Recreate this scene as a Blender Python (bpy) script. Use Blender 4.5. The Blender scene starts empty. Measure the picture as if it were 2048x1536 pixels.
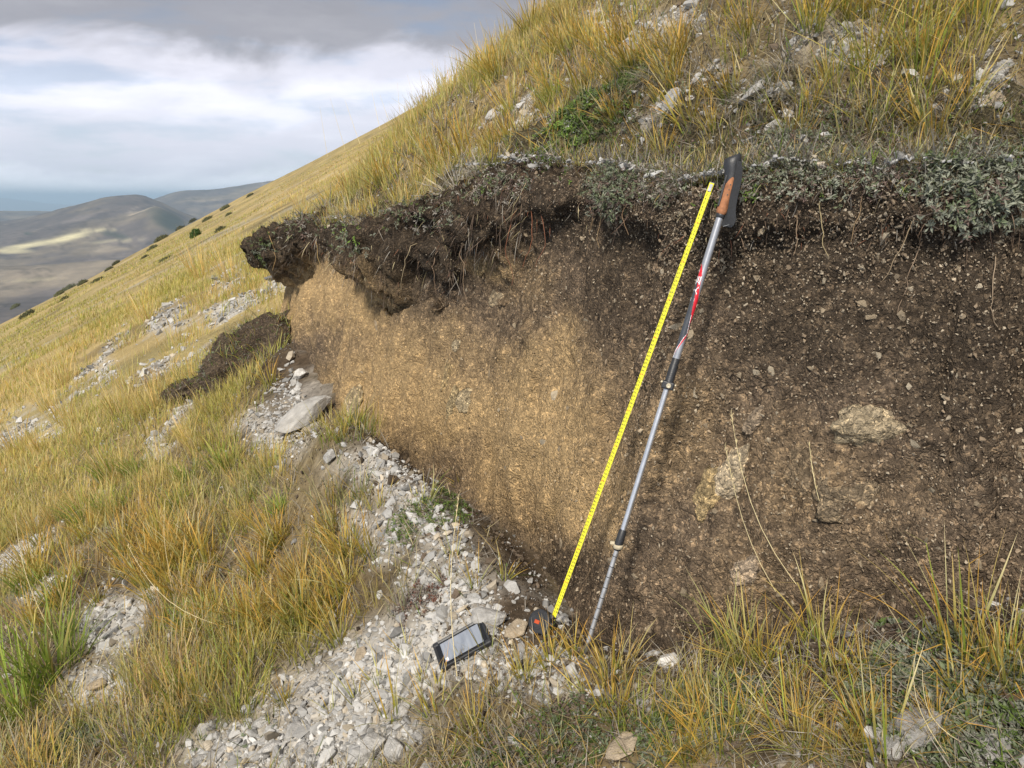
import bpy, bmesh, math, random
import numpy as np
from mathutils import Vector, Matrix, Quaternion

random.seed(7)
RNG = np.random.default_rng(11)
SC = bpy.context.scene
COL = SC.collection
RAD = math.radians

# ------------------------------------------------------------------ camera
PITCH = RAD(13.0)
FPX = 1607.0                      # focal length in pixels of the 2048 px wide photograph
cam_data = bpy.data.cameras.new("camera")
cam_data.sensor_width = 36.0
cam_data.lens = FPX / 2048.0 * 36.0
cam_data.clip_start = 0.05
cam_data.clip_end = 90000.0
cam = bpy.data.objects.new("camera", cam_data)
COL.objects.link(cam)
cam.location = (0, 0, 0)
cam.rotation_euler = (RAD(90) - PITCH, 0, 0)
SC.camera = cam

# ------------------------------------------------------------------ sun and sky
SUN_DIR = Vector((-0.25, -0.74, 0.66)).normalized()      # towards the sun
SUN_EL = math.asin(SUN_DIR.z)
sun_data = bpy.data.lights.new("sun", 'SUN')
sun_data.energy = 4.0
sun_data.angle = RAD(9.0)
sun_data.color = (1.0, 0.93, 0.82)
sun = bpy.data.objects.new("sun", sun_data)
COL.objects.link(sun)
sun.rotation_euler = (-SUN_DIR).to_track_quat('-Z', 'Y').to_euler()

world = bpy.data.worlds.new("World")
SC.world = world
world.use_nodes = True
wt = world.node_tree
wt.nodes.clear()


def N(tree, typ, **kw):
    n = tree.nodes.new(typ)
    for k, v in kw.items():
        if k.startswith('i_'):
            key = k[2:]
            n.inputs[int(key) if key.isdigit() else key.replace('_', ' ')].default_value = v
        else:
            setattr(n, k, v)
    return n


def ramp(tree, stops, interp='EASE'):
    n = tree.nodes.new('ShaderNodeValToRGB')
    n.color_ramp.interpolation = interp
    el = n.color_ramp.elements
    while len(el) < len(stops):
        el.new(0.5)
    for e, (p, c) in zip(el, stops):
        e.position = p
        e.color = (*c, 1.0) if len(c) == 3 else c
    return n


def build_sky():
    t = wt
    L = t.links.new
    tc = N(t, 'ShaderNodeTexCoord')
    sep = N(t, 'ShaderNodeSeparateXYZ')
    L(tc.outputs['Generated'], sep.inputs[0])
    # stretched direction: clouds lie in flat layers near the horizon
    mp = N(t, 'ShaderNodeMapping')
    mp.inputs['Scale'].default_value = (1.0, 1.0, 2.3)
    mp.inputs['Location'].default_value = (3.1, 1.4, 0.35)
    L(tc.outputs['Generated'], mp.inputs[0])
    n1 = N(t, 'ShaderNodeTexNoise', i_Scale=3.4, i_Detail=8.0, i_Roughness=0.55, i_Distortion=0.4)
    L(mp.outputs[0], n1.inputs['Vector'])
    mp2 = N(t, 'ShaderNodeMapping')
    mp2.inputs['Scale'].default_value = (1.0, 1.0, 4.5)
    mp2.inputs['Location'].default_value = (0.4, 2.2, 0.0)
    L(tc.outputs['Generated'], mp2.inputs[0])
    n2 = N(t, 'ShaderNodeTexNoise', i_Scale=5.0, i_Detail=8.0, i_Roughness=0.55)
    L(mp2.outputs[0], n2.inputs['Vector'])
    # height + noise drives the cloud deck: bright far sky below, dark deck above
    a = N(t, 'ShaderNodeMath', operation='MULTIPLY_ADD')
    L(n1.outputs['Fac'], a.inputs[0])
    a.inputs[1].default_value = 0.20
    a.inputs[2].default_value = -0.10
    b = N(t, 'ShaderNodeMath', operation='ADD')
    L(sep.outputs['Z'], b.inputs[0])
    L(a.outputs[0], b.inputs[1])
    mr = N(t, 'ShaderNodeMapRange')
    mr.inputs['From Min'].default_value = -0.10
    mr.inputs['From Max'].default_value = 0.40
    L(b.outputs[0], mr.inputs['Value'])
    deck = ramp(t, [(0.0, (0.80, 0.88, 1.0)), (0.20, (1.0, 1.02, 1.08)), (0.27, (0.70, 0.72, 0.80)),
                    (0.335, (0.74, 0.75, 0.83)), (0.43, (0.94, 0.94, 1.03)), (0.50, (0.74, 0.74, 0.82)), (0.57, (0.36, 0.36, 0.395)),
                    (0.75, (0.29, 0.29, 0.315)), (1.0, (0.32, 0.32, 0.34))])
    L(mr.outputs[0], deck.inputs[0])
    # streaky brighter cloud bars
    st = ramp(t, [(0.34, (0.74, 0.76, 0.82)), (0.50, (0.97, 0.97, 0.98)), (0.66, (1.12, 1.11, 1.10))])
    L(n2.outputs['Fac'], st.inputs[0])
    mul = N(t, 'ShaderNodeMix', data_type='RGBA', blend_type='MULTIPLY')
    mul.inputs[0].default_value = 0.85
    L(deck.outputs[0], mul.inputs[6])
    L(st.outputs[0], mul.inputs[7])
    scale = N(t, 'ShaderNodeMix', data_type='RGBA', blend_type='MULTIPLY')
    scale.inputs[0].default_value = 1.0
    L(mul.outputs[2], scale.inputs[6])
    scale.inputs[7].default_value = (8.8, 8.8, 8.9, 1)
    sky = N(t, 'ShaderNodeTexSky', sky_type='NISHITA', sun_disc=False)
    sky.sun_elevation = SUN_EL
    sky.sun_rotation = math.atan2(SUN_DIR.x, SUN_DIR.y)
    sky.altitude = 1400
    # gaps in the cloud, mostly low above the horizon
    gap = N(t, 'ShaderNodeMapRange')
    gap.inputs['From Min'].default_value = 0.50
    gap.inputs['From Max'].default_value = 0.36
    gap.inputs['To Max'].default_value = 0.30
    L(n2.outputs['Fac'], gap.inputs['Value'])
    mix = N(t, 'ShaderNodeMix', data_type='RGBA')
    L(gap.outputs[0], mix.inputs[0])
    L(scale.outputs[2], mix.inputs[6])
    L(sky.outputs[0], mix.inputs[7])
    bg = N(t, 'ShaderNodeBackground', i_Strength=0.1)
    L(mix.outputs[2], bg.inputs[0])
    out = N(t, 'ShaderNodeOutputWorld')
    L(bg.outputs[0], out.inputs[0])


build_sky()
SC.view_settings.view_transform = 'Standard'
SC.view_settings.look = 'None'
SC.view_settings.gamma = 1.0
SC.view_settings.exposure = 0.42
SC.view_settings.use_curve_mapping = False
SC.render.engine = 'CYCLES'
SC.cycles.max_bounces = 5
SC.cycles.diffuse_bounces = 2
SC.cycles.glossy_bounces = 2
SC.cycles.transmission_bounces = 2
SC.cycles.volume_bounces = 0
SC.cycles.transparent_max_bounces = 4

# ------------------------------------------------------------------ numeric helpers
def _hash(ix, iy, iz, seed):
    h = (ix.astype(np.int64) * 374761393 + iy.astype(np.int64) * 668265263 + iz.astype(np.int64) * 2147483647 + seed * 974634777) & 0xFFFFFFFF
    h = ((h ^ (h >> 13)) * 1274126177) & 0xFFFFFFFF
    h = ((h ^ (h >> 16)) * 2246822519) & 0xFFFFFFFF
    return ((h ^ (h >> 15)) & 0xFFFFFF) / float(0xFFFFFF)


def noise2(x, y, seed=0):
    x = np.asarray(x, float); y = np.asarray(y, float)
    xi = np.floor(x); yi = np.floor(y)
    u = x - xi; v = y - yi
    u = u * u * (3 - 2 * u); v = v * v * (3 - 2 * v)
    z = np.zeros_like(xi)
    a = _hash(xi, yi, z, seed); b = _hash(xi + 1, yi, z, seed)
    c = _hash(xi, yi + 1, z, seed); d = _hash(xi + 1, yi + 1, z, seed)
    return (a * (1 - u) + b * u) * (1 - v) + (c * (1 - u) + d * u) * v


def noise3(x, y, z, seed=0):
    x = np.asarray(x, float); y = np.asarray(y, float); z = np.asarray(z, float)
    xi = np.floor(x); yi = np.floor(y); zi = np.floor(z)
    u = x - xi; v = y - yi; w = z - zi
    u = u * u * (3 - 2 * u); v = v * v * (3 - 2 * v); w = w * w * (3 - 2 * w)
    r = 0
    for dz, ww in ((0, 1 - w), (1, w)):
        a = _hash(xi, yi, zi + dz, seed); b = _hash(xi + 1, yi, zi + dz, seed)
        c = _hash(xi, yi + 1, zi + dz, seed); d = _hash(xi + 1, yi + 1, zi + dz, seed)
        r = r + ww * ((a * (1 - u) + b * u) * (1 - v) + (c * (1 - u) + d * u) * v)
    return r


def fbm2(x, y, oct=4, seed=0, rough=0.5):
    r = 0; a = 1.0; s = 0
    for i in range(oct):
        r = r + a * noise2(x * 2 ** i + 17.3 * i, y * 2 ** i + 9.1 * i, seed + i)
        s += a; a *= rough
    return r / s


def fbm3(x, y, z, oct=4, seed=0, rough=0.5):
    r = 0; a = 1.0; s = 0
    for i in range(oct):
        r = r + a * noise3(x * 2 ** i + 17.3 * i, y * 2 ** i + 9.1 * i, z * 2 ** i + 4.7 * i, seed + i)
        s += a; a *= rough
    return r / s


def sstep(a, b, x):
    t = np.clip((x - a) / (b - a), 0, 1)
    return t * t * (3 - 2 * t)


CP, SP = math.cos(PITCH), math.sin(PITCH)


def project(x, y, z):
    """where a world point stands in the 2048 x 1536 photograph"""
    f = y * CP - z * SP
    u = y * SP + z * CP
    f = np.maximum(f, 1e-3)
    return 1024 + FPX * x / f, 768 - FPX * u / f, f


def ray_dir(px, py):
    xc = (px - 1024) / FPX; zc = (768 - py) / FPX
    return np.array([xc, CP + zc * SP, -SP + zc * CP])


# ------------------------------------------------------------------ the shape of the hillside
# The slope dips to the left; the contour runs 19 degrees left of the view.
SLOPE = 0.51
UX, UY = math.cos(RAD(19)), math.sin(RAD(19))
# foot of the cut bank: x, y, height of the bank, overhang of the turf
TR = np.array([      # x, y, bank height, overhang, how far the turf hangs down
    (4.2, -3.0, .50, .05, .03), (3.2, -.6, .60, .05, .03), (2.5, .75, .68, .06, .03), (1.75, 1.35, .74, .08, .04), (1.1, 1.6, .80, .08, .04),
    (.65, 1.8, .96, .05, .03), (.30, 2.05, 1.06, .03, .01), (.10, 2.6, 1.14, .05, .03), (-.10, 3.0, 1.17, .08, .09), (-.33, 3.4, 1.16, .15, .24), (-.52, 3.75, 1.13, .20, .28), (-.72, 4.1, 1.06, .26, .22), (-.95, 4.5, 1.02, .25, .10),
    (-1.2, 5.0, 1.12, .05, .02), (-1.45, 5.6, 1.12, .10, .08), (-1.75, 6.4, 1.10, .24, .20), (-2.1, 7.3, 1.0, .28, .22), (-2.43, 8.3, .86, .34, .16), (-2.45, 8.75, .60, .22, .1), (-2.1, 9.3, .0, .0, 0)])


def catmull(P, n_per):
    out = []
    Q = np.vstack([2 * P[0] - P[1], P, 2 * P[-1] - P[-2]])
    for i in range(1, len(Q) - 2):
        p0, p1, p2, p3 = Q[i - 1], Q[i], Q[i + 1], Q[i + 2]
        for k in range(n_per):
            t = k / n_per
            out.append(0.5 * ((2 * p1) + (-p0 + p2) * t + (2 * p0 - 5 * p1 + 4 * p2 - p3) * t * t + (-p0 + 3 * p1 - 3 * p2 + p3) * t ** 3))
    out.append(Q[-2])
    return np.array(out)


TRD = catmull(TR, 5)
TRD[:, 2:] = np.maximum(TRD[:, 2:], 0)
EXT = np.array([(-3.6, 13.0, 0, 0, 0), (-12.4, 37.6, 0, 0, 0), (-420, 1200, 0, 0, 0)])
TRF = np.vstack([TRD, EXT])


def trace_sd(x, y):
    """signed distance (uphill positive), bank height and overhang at the nearest point of the bank's foot"""
    x = np.asarray(x, float).ravel(); y = np.asarray(y, float).ravel()
    n = len(x)
    sd = np.zeros(n); h = np.zeros(n); lip = np.zeros(n)
    A = TRF[:-1]; B = TRF[1:]
    dx = B[:, 0] - A[:, 0]; dy = B[:, 1] - A[:, 1]; L2 = dx * dx + dy * dy
    near = (np.abs(x) < 16) & (y < 18) & (y > -8)
    idx_near = np.nonzero(near)[0]
    for s in range(0, len(idx_near), 20000):
        id_ = idx_near[s:s + 20000]
        px = x[id_, None]; py = y[id_, None]
        t = np.clip(((px - A[:, 0]) * dx + (py - A[:, 1]) * dy) / L2, 0, 1)
        qx = A[:, 0] + t * dx; qy = A[:, 1] + t * dy
        d2 = (px - qx) ** 2 + (py - qy) ** 2
        k = np.argmin(d2, 1); r = np.arange(len(id_))
        d = np.sqrt(d2[r, k]); tk = t[r, k]
        sg = np.sign((x[id_] - A[k, 0]) * dy[k] - (y[id_] - A[k, 1]) * dx[k])
        sg[sg == 0] = 1
        sd[id_] = d * sg
        h[id_] = A[k, 2] * (1 - tk) + B[k, 2] * tk
        lip[id_] = A[k, 3] * (1 - tk) + B[k, 3] * tk
    far = np.nonzero(~near)[0]
    if len(far):
        ex, ey = -0.33, 0.944
        sd[far] = (x[far] + 2.1) * ey - (y[far] - 9.3) * ex
        h[far] = 0
    return sd, h, lip


def base_plane(x, y):
    s = x * UX + y * UY
    return -1.5 + SLOPE * s


TOPOFF = 0.42


def height(x, y, rough=True):
    shp = np.shape(x)
    x = np.asarray(x, float).ravel(); y = np.asarray(y, float).ravel()
    sd, h, lip = trace_sd(x, y)
    r = np.hypot(x, y)
    z = base_plane(x, y)
    up = np.maximum(sd, 0)
    z = z + h * .84 * np.clip(sd / TOPOFF, 0, 1) ** 2.5
    z = z + 1.12 * (1 - np.exp(-np.maximum(up - .34, 0) / 1.5)) * np.exp(-(np.maximum(y - 2, 0) / 15) ** 2) * sstep(-8, 0, y)
    # gravel ridge and the narrow trench between it and the bank
    win = sstep(1.85, 2.5, y) * (1 - sstep(3.7, 4.3, y)) * (sd < 0.5)
    z = z + (0.15 + .15 * np.exp(-((y - 3.35) / .5) ** 2)) * np.exp(-((sd + 0.40) / 0.22) ** 2) * win
    win2 = sstep(1.2, 1.8, y) * (1 - sstep(4.0, 4.8, y)) * (sd < 0.6)
    z = z - 0.18 * np.exp(-((sd + 0.0) / 0.15) ** 2) * win2
    # scree fan under the far part of the bank
    z = z + 0.22 * np.exp(-((x + 1.75) / 0.42) ** 2 - ((y - 6.0) / 0.7) ** 2)
    if rough:
        z = z + 0.10 * (fbm2(x / 1.7, y / 1.7, 3, 3) - .5) * sstep(0.5, 3, r) + 0.035 * (fbm2(x / .28, y / .28, 3, 9) - .5)
        z = z + 0.5 * (fbm2(x / 9, y / 9, 3, 21) - .5) * sstep(9, 22, r) + 3.0 * (fbm2(x / 60, y / 60, 3, 33) - .5) * sstep(40, 120, r)
    z = np.where(z > 60, 60 + (z - 60) * .12, z)
    # the spur rounds off in the distance
    z = z - 60 * (np.maximum(r - 180, 0) / 420) ** 2
    return z.reshape(shp)


def cast(px, py, kmin=0.6, kmax=400.0):
    """the point of the hillside under a pixel of the photograph"""
    d = ray_dir(px, py)
    k = np.geomspace(kmin, kmax, 320)
    below = d[2] * k < height(d[0] * k, d[1] * k)
    i = int(np.argmax(below)) if below.any() else len(k) - 1
    lo, hi = k[max(i - 1, 0)], k[i]
    kk = np.linspace(lo, hi, 24)
    bl = d[2] * kk < height(d[0] * kk, d[1] * kk)
    j = int(np.argmax(bl)) if bl.any() else 23
    return d * kk[j], kk[j]


def surf_normal(x, y, e=0.05):
    xs = np.array([x + e, x - e, x, x]); ys = np.array([y, y, y + e, y - e])
    z = height(xs, ys)
    n = np.array([-(z[0] - z[1]) / (2 * e), -(z[2] - z[3]) / (2 * e), 1.0])
    return n / np.linalg.norm(n)


# ------------------------------------------------------------------ mesh helpers
def mesh_from(name, verts, quads=None, tris=None, cols=None, smooth=False, mat_idx=None):
    me = bpy.data.meshes.new(name)
    verts = np.asarray(verts, np.float32).reshape(-1, 3)
    parts = []
    starts = []
    tot = 0
    nl = 0
    if quads is not None and len(quads):
        q = np.asarray(quads, np.int32).reshape(-1, 4)
        parts.append(q.ravel()); starts.append(np.arange(len(q)) * 4); nl = len(q) * 4; tot += len(q)
    if tris is not None and len(tris):
        t = np.asarray(tris, np.int32).reshape(-1, 3)
        parts.append(t.ravel()); starts.append(nl + np.arange(len(t)) * 3); tot += len(t)
    loops = np.concatenate(parts).astype(np.int32)
    st = np.concatenate(starts).astype(np.int32)
    me.vertices.add(len(verts)); me.vertices.foreach_set('co', verts.ravel())
    me.loops.add(len(loops)); me.loops.foreach_set('vertex_index', loops)
    me.polygons.add(tot); me.polygons.foreach_set('loop_start', st)
    if mat_idx is not None:
        me.polygons.foreach_set('material_index', np.asarray(mat_idx, np.int32))
    me.update(calc_edges=True)
    if cols is not None:
        cols = np.asarray(cols)
        c = np.ones((len(verts), 4), np.float32); c[:, :cols.shape[1]] = cols
        at = me.color_attributes.new('Col', 'FLOAT_COLOR', 'POINT')
        at.data.foreach_set('color', c.ravel())
    me.polygons.foreach_set('use_smooth', np.full(tot, bool(smooth)))
    me.validate()
    return me


def obj(name, me, mat=None, parent=None, label=None, cat=None, group=None, kind=None, loc=None):
    o = bpy.data.objects.new(name, me)
    COL.objects.link(o)
    if mat is not None and me is not None:
        for m in (mat if isinstance(mat, (list, tuple)) else [mat]):
            if me.materials.find(m.name) < 0:
                me.materials.append(m)
    if parent is not None:
        o.parent = parent
    if loc is not None:
        o.location = loc
    tag(o, label, cat, group, kind)
    return o


def tag(o, label=None, cat=None, group=None, kind=None):
    if label: o['label'] = label
    if cat: o['category'] = cat
    if group: o['group'] = group
    if kind: o['kind'] = kind
    return o


def bm_obj(name, bm, mat, parent=None, smooth=False, **kw):
    me = bpy.data.meshes.new(name)
    bm.normal_update()
    bm.to_mesh(me); bm.free()
    if smooth:
        me.polygons.foreach_set('use_smooth', np.full(len(me.polygons), True))
    return obj(name, me, mat, parent, **kw)


# ------------------------------------------------------------------ materials
def new_mat(name):
    m = bpy.data.materials.new(name)
    m.use_nodes = True
    t = m.node_tree
    t.nodes.clear()
    out = N(t, 'ShaderNodeOutputMaterial')
    return m, t, out


def col_mat(name, rough=0.85, translucent=0.0, var=0.35, vscale=40.0, bump=0.0, bscale=120.0, spec=0.3, detail=4.0, objvar=0.0):
    """colour from the mesh's own colour attribute, broken up by noise"""
    m, t, out = new_mat(name)
    L = t.links.new
    at = N(t, 'ShaderNodeVertexColor', layer_name='Col')
    tc = N(t, 'ShaderNodeTexCoord')
    nz = N(t, 'ShaderNodeTexNoise', i_Scale=vscale, i_Detail=detail, i_Roughness=0.6)
    L(tc.outputs['Object'], nz.inputs['Vector'])
    mr = N(t, 'ShaderNodeMapRange')
    mr.inputs['From Min'].default_value = 0.25; mr.inputs['From Max'].default_value = 0.75
    mr.inputs['To Min'].default_value = 1 - var; mr.inputs['To Max'].default_value = 1 + var
    L(nz.outputs['Fac'], mr.inputs['Value'])
    mul = N(t, 'ShaderNodeMix', data_type='RGBA', blend_type='MULTIPLY')
    mul.inputs[0].default_value = 1.0
    L(at.outputs['Color'], mul.inputs[6]); L(mr.outputs[0], mul.inputs[7])
    colout = mul.outputs[2]
    if objvar:
        oi = N(t, 'ShaderNodeObjectInfo')
        m2 = N(t, 'ShaderNodeMapRange')
        m2.inputs['To Min'].default_value = 1 - objvar; m2.inputs['To Max'].default_value = 1 + objvar
        L(oi.outputs['Random'], m2.inputs['Value'])
        mu2 = N(t, 'ShaderNodeMix', data_type='RGBA', blend_type='MULTIPLY')
        mu2.inputs[0].default_value = 1.0
        L(colout, mu2.inputs[6]); L(m2.outputs[0], mu2.inputs[7])
        colout = mu2.outputs[2]
    p = N(t, 'ShaderNodeBsdfPrincipled', i_Roughness=rough)
    p.inputs['Specular IOR Level'].default_value = spec
    L(colout, p.inputs['Base Color'])
    if bump:
        nb = N(t, 'ShaderNodeTexNoise', i_Scale=bscale, i_Detail=5.0, i_Roughness=0.65)
        L(tc.outputs['Object'], nb.inputs['Vector'])
        bp = N(t, 'ShaderNodeBump', i_Strength=bump, i_Distance=0.01)
        L(nb.outputs['Fac'], bp.inputs['Height'])
        L(bp.outputs[0], p.inputs['Normal'])
    sh = p.outputs[0]
    if translucent:
        tr = N(t, 'ShaderNodeBsdfTranslucent')
        L(colout, tr.inputs['Color'])
        mx = N(t, 'ShaderNodeMixShader')
        mx.inputs[0].default_value = translucent
        L(p.outputs[0], mx.inputs[1]); L(tr.outputs[0], mx.inputs[2])
        sh = mx.outputs[0]
    L(sh, out.inputs[0])
    return m


def plain_mat(name, color, rough=0.5, metal=0.0, spec=0.5, var=0.12, vscale=60.0, bump=0.0, bscale=300.0, emit=None):
    m, t, out = new_mat(name)
    L = t.links.new
    tc = N(t, 'ShaderNodeTexCoord')
    nz = N(t, 'ShaderNodeTexNoise', i_Scale=vscale, i_Detail=5.0, i_Roughness=0.6)
    L(tc.outputs['Object'], nz.inputs['Vector'])
    c = np.array(color)
    rp = ramp(t, [(0.3, tuple(c * (1 - var))), (0.7, tuple(np.minimum(c * (1 + var), 1)))], 'LINEAR')
    L(nz.outputs['Fac'], rp.inputs[0])
    p = N(t, 'ShaderNodeBsdfPrincipled', i_Roughness=rough, i_Metallic=metal)
    p.inputs['Specular IOR Level'].default_value = spec
    L(rp.outputs[0], p.inputs['Base Color'])
    rr = N(t, 'ShaderNodeMapRange')
    rr.inputs['To Min'].default_value = max(rough - .1, .03); rr.inputs['To Max'].default_value = min(rough + .12, 1)
    L(nz.outputs['Fac'], rr.inputs['Value']); L(rr.outputs[0], p.inputs['Roughness'])
    if bump:
        nb = N(t, 'ShaderNodeTexNoise', i_Scale=bscale, i_Detail=4.0)
        L(tc.outputs['Object'], nb.inputs['Vector'])
        bp = N(t, 'ShaderNodeBump', i_Strength=bump, i_Distance=0.003)
        L(nb.outputs['Fac'], bp.inputs['Height']); L(bp.outputs[0], p.inputs['Normal'])
    L(p.outputs[0], out.inputs[0])
    return m


MAT = {}
MAT['ground'] = col_mat('hillside_ground', 0.95, var=0.5, vscale=28, bump=0.9, bscale=55, spec=0.1, detail=8)
MAT['soil'] = col_mat('cut_soil', 0.95, var=0.42, vscale=70, bump=1.0, bscale=110, spec=0.12, detail=9)


def soil_mat(name):
    m, t, out = new_mat(name)
    L = t.links.new
    at = N(t, 'ShaderNodeVertexColor', layer_name='Col')
    tc = N(t, 'ShaderNodeTexCoord')
    n1 = N(t, 'ShaderNodeTexNoise', i_Scale=38.0, i_Detail=9.0, i_Roughness=0.72)
    vo = N(t, 'ShaderNodeTexVoronoi', i_Scale=105.0)
    vo2 = N(t, 'ShaderNodeTexVoronoi', i_Scale=230.0)
    wp = N(t, 'ShaderNodeTexNoise', i_Scale=60.0, i_Detail=3.0)
    ad = N(t, 'ShaderNodeMix', data_type='VECTOR'); ad.inputs[0].default_value = 0.025
    L(tc.outputs['Object'], n1.inputs['Vector']); L(tc.outputs['Object'], wp.inputs['Vector'])
    L(tc.outputs['Object'], ad.inputs[4]); L(wp.outputs['Color'], ad.inputs[5])
    L(ad.outputs[1], vo.inputs['Vector']); L(ad.outputs[1], vo2.inputs['Vector'])
    r1 = ramp(t, [(.30, (.45, .44, .43)), (.5, (.95, .95, .95)), (.72, (1.6, 1.57, 1.5))], 'LINEAR')
    L(n1.outputs['Fac'], r1.inputs[0])
    r2 = ramp(t, [(.0, (.55, .55, .55)), (.55, (.9, .9, .9)), (.80, (1.15, 1.12, 1.08)), (.93, (2.3, 2.2, 2.0))], 'LINEAR')
    sp = N(t, 'ShaderNodeSeparateColor'); L(vo.outputs['Color'], sp.inputs[0]); L(sp.outputs[0], r2.inputs[0])
    r3 = ramp(t, [(.0, (.6, .6, .6)), (.7, (1.05, 1.05, 1.05)), (.92, (2.0, 1.95, 1.85))], 'LINEAR')
    sp2 = N(t, 'ShaderNodeSeparateColor'); L(vo2.outputs['Color'], sp2.inputs[0]); L(sp2.outputs[1], r3.inputs[0])
    c = at.outputs['Color']
    for rr, f in ((r1, .85), (r2, .62), (r3, .55)):
        mu = N(t, 'ShaderNodeMix', data_type='RGBA', blend_type='MULTIPLY')
        fm = N(t, 'ShaderNodeMath', operation='MULTIPLY'); fm.inputs[1].default_value = f
        L(at.outputs['Alpha'], fm.inputs[0]); L(fm.outputs[0], mu.inputs[0])
        L(c, mu.inputs[6]); L(rr.outputs[0], mu.inputs[7]); c = mu.outputs[2]
    p = N(t, 'ShaderNodeBsdfPrincipled', i_Roughness=.95); p.inputs['Specular IOR Level'].default_value = .1
    L(c, p.inputs['Base Color'])
    hs = N(t, 'ShaderNodeMath', operation='MULTIPLY_ADD'); L(vo.outputs['Distance'], hs.inputs[0]); hs.inputs[1].default_value = -.7; L(n1.outputs['Fac'], hs.inputs[2])
    hs2 = N(t, 'ShaderNodeMath', operation='MULTIPLY_ADD'); L(vo2.outputs['Distance'], hs2.inputs[0]); hs2.inputs[1].default_value = -.35; L(hs.outputs[0], hs2.inputs[2])
    bp = N(t, 'ShaderNodeBump', i_Strength=1.0, i_Distance=0.014); L(hs2.outputs[0], bp.inputs['Height']); L(bp.outputs[0], p.inputs['Normal'])
    L(p.outputs[0], out.inputs[0])
    return m


MAT['soil'] = soil_mat('cut_soil_face')
MAT['stone'] = col_mat('limestone', 0.88, var=0.34, vscale=3.5, bump=0.8, bscale=9, spec=0.2, objvar=0.16, detail=9)
MAT['pebble'] = col_mat('limestone_gravel', 0.88, var=0.14, vscale=90, bump=0.3, bscale=250, spec=0.2)
MAT['grass'] = col_mat('grass_blade', 0.6, translucent=0.4, var=0.12, vscale=25, spec=0.25)
MAT['tuft'] = col_mat('tussock_blade', 0.55, translucent=0.4, var=0.12, vscale=25, spec=0.3, objvar=0.15)
MAT['leaf'] = col_mat('herb_leaf', 0.65, translucent=0.2, var=0.2, vscale=60, spec=0.25)
MAT['root'] = col_mat('root_fibre', 0.8, var=0.25, vscale=80, spec=0.15)
MAT['far'] = col_mat('far_land', 1.0, var=0.22, vscale=0.02, spec=0.0, detail=6)

# ------------------------------------------------------------------ where gravel, soil and turf lie
# patches surveyed from the photograph: centre, half sizes, tilt (degrees), strength
GRAVEL = [
    (830, 1290, 190, 80, -10, 1.0), (930, 1180, 130, 90, 25, 1.0), (700, 1370, 170, 70, -10, .9), (600, 1480, 230, 60, -8, .95),
    (800, 950, 120, 55, 10, 1.0), (740, 1060, 70, 60, 20, .55), (900, 1060, 110, 60, 30, .7), (1060, 1220, 110, 60, 40, .9), (1030, 1330, 130, 60, 0, .8),
    (230, 1250, 70, 60, -40, .95), (200, 1370, 70, 45, 10, .8), (310, 1190, 60, 24, -30, .6), (1100, 1400, 90, 40, 0, .45),
    (40, 1110, 70, 30, -30, .8), (60, 1180, 60, 30, -20, .6), (30, 860, 60, 22, -35, .8), (90, 870, 40, 16, -35, .6),
    (335, 735, 75, 16, -30, .95), (470, 615, 70, 14, -22, .95), (340, 635, 45, 22, -35, .9), (455, 565, 36, 20, -40, .9),
    (230, 690, 50, 13, -30, .8), (190, 745, 45, 12, -35, .8), (310, 890, 30, 26, -40, .7), (350, 840, 46, 20, -35, .8), (560, 860, 70, 60, -10, .95), (640, 680, 50, 60, 20, 1.0),
    (600, 790, 60, 50, 0, .9), (560, 560, 40, 12, -25, .8), (130, 800, 40, 9, -30, .5), (380, 520, 30, 8, -30, .5),
    (1020, 235, 54, 20, -20, 0.61), (1100, 255, 27, 22, 0, 0.61), (1340, 215, 67, 24, -8, 0.65), (1420, 150, 45, 22, -20, 0.48), (1270, 260, 54, 22, -20, 0.54), (1230, 330, 54, 19, 0, 0.48),
    (1560, 190, 63, 38, 0, 0.58), (1690, 100, 81, 38, 10, 0.54), (1540, 285, 63, 20, -5, 0.54), (1340, 30, 63, 34, 0, 0.54), (1250, 70, 45, 24, 0, 0.37), (1980, 205, 49, 42, 0, 0.54),
    (1010, 340, 54, 28, 0, 0.54), (950, 330, 45, 22, 0, 0.41), (1190, 50, 36, 17, 0, 0.34), (650, 410, 36, 9, -25, 0.54), (760, 350, 36, 11, -25, 0.34), (1060, 10, 36, 19, 0, 0.34),
    (1830, 1480, 90, 50, 0, .5), (1980, 1520, 60, 30, 0, .5), (1680, 1310, 70, 40, 0, .3),
]
DARKSOIL_SHADE = [(960, 980, 60, 45, 45, 1.0), (1060, 1120, 60, 40, 50, 1.0), (980, 1070, 40, 26, 40, .6), (500, 720, 110, 60, -20, 1.0), (420, 770, 60, 40, -30, .7), (1640, 1390, 260, 90, -12, 1.0), (1900, 1420, 200, 120, 0, .9),  # lower right entries paint shadow into the dark soil as well
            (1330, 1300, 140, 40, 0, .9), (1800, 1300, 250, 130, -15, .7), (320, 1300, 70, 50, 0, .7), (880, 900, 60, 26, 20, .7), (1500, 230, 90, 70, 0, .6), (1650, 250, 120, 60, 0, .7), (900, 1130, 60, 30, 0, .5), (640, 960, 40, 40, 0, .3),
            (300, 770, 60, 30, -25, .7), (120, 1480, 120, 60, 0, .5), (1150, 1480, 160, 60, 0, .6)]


def patches(px, py, lst):
    r = np.zeros_like(px)
    for cx, cy, rx, ry, an, st in lst:
        a = RAD(an)
        dx = px - cx; dy = py - cy
        u = (dx * math.cos(a) + dy * math.sin(a)) / rx
        v = (-dx * math.sin(a) + dy * math.cos(a)) / ry
        r = np.maximum(r, st * np.exp(-(u * u + v * v) ** 1.5 * 0.8))
    return r


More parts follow.
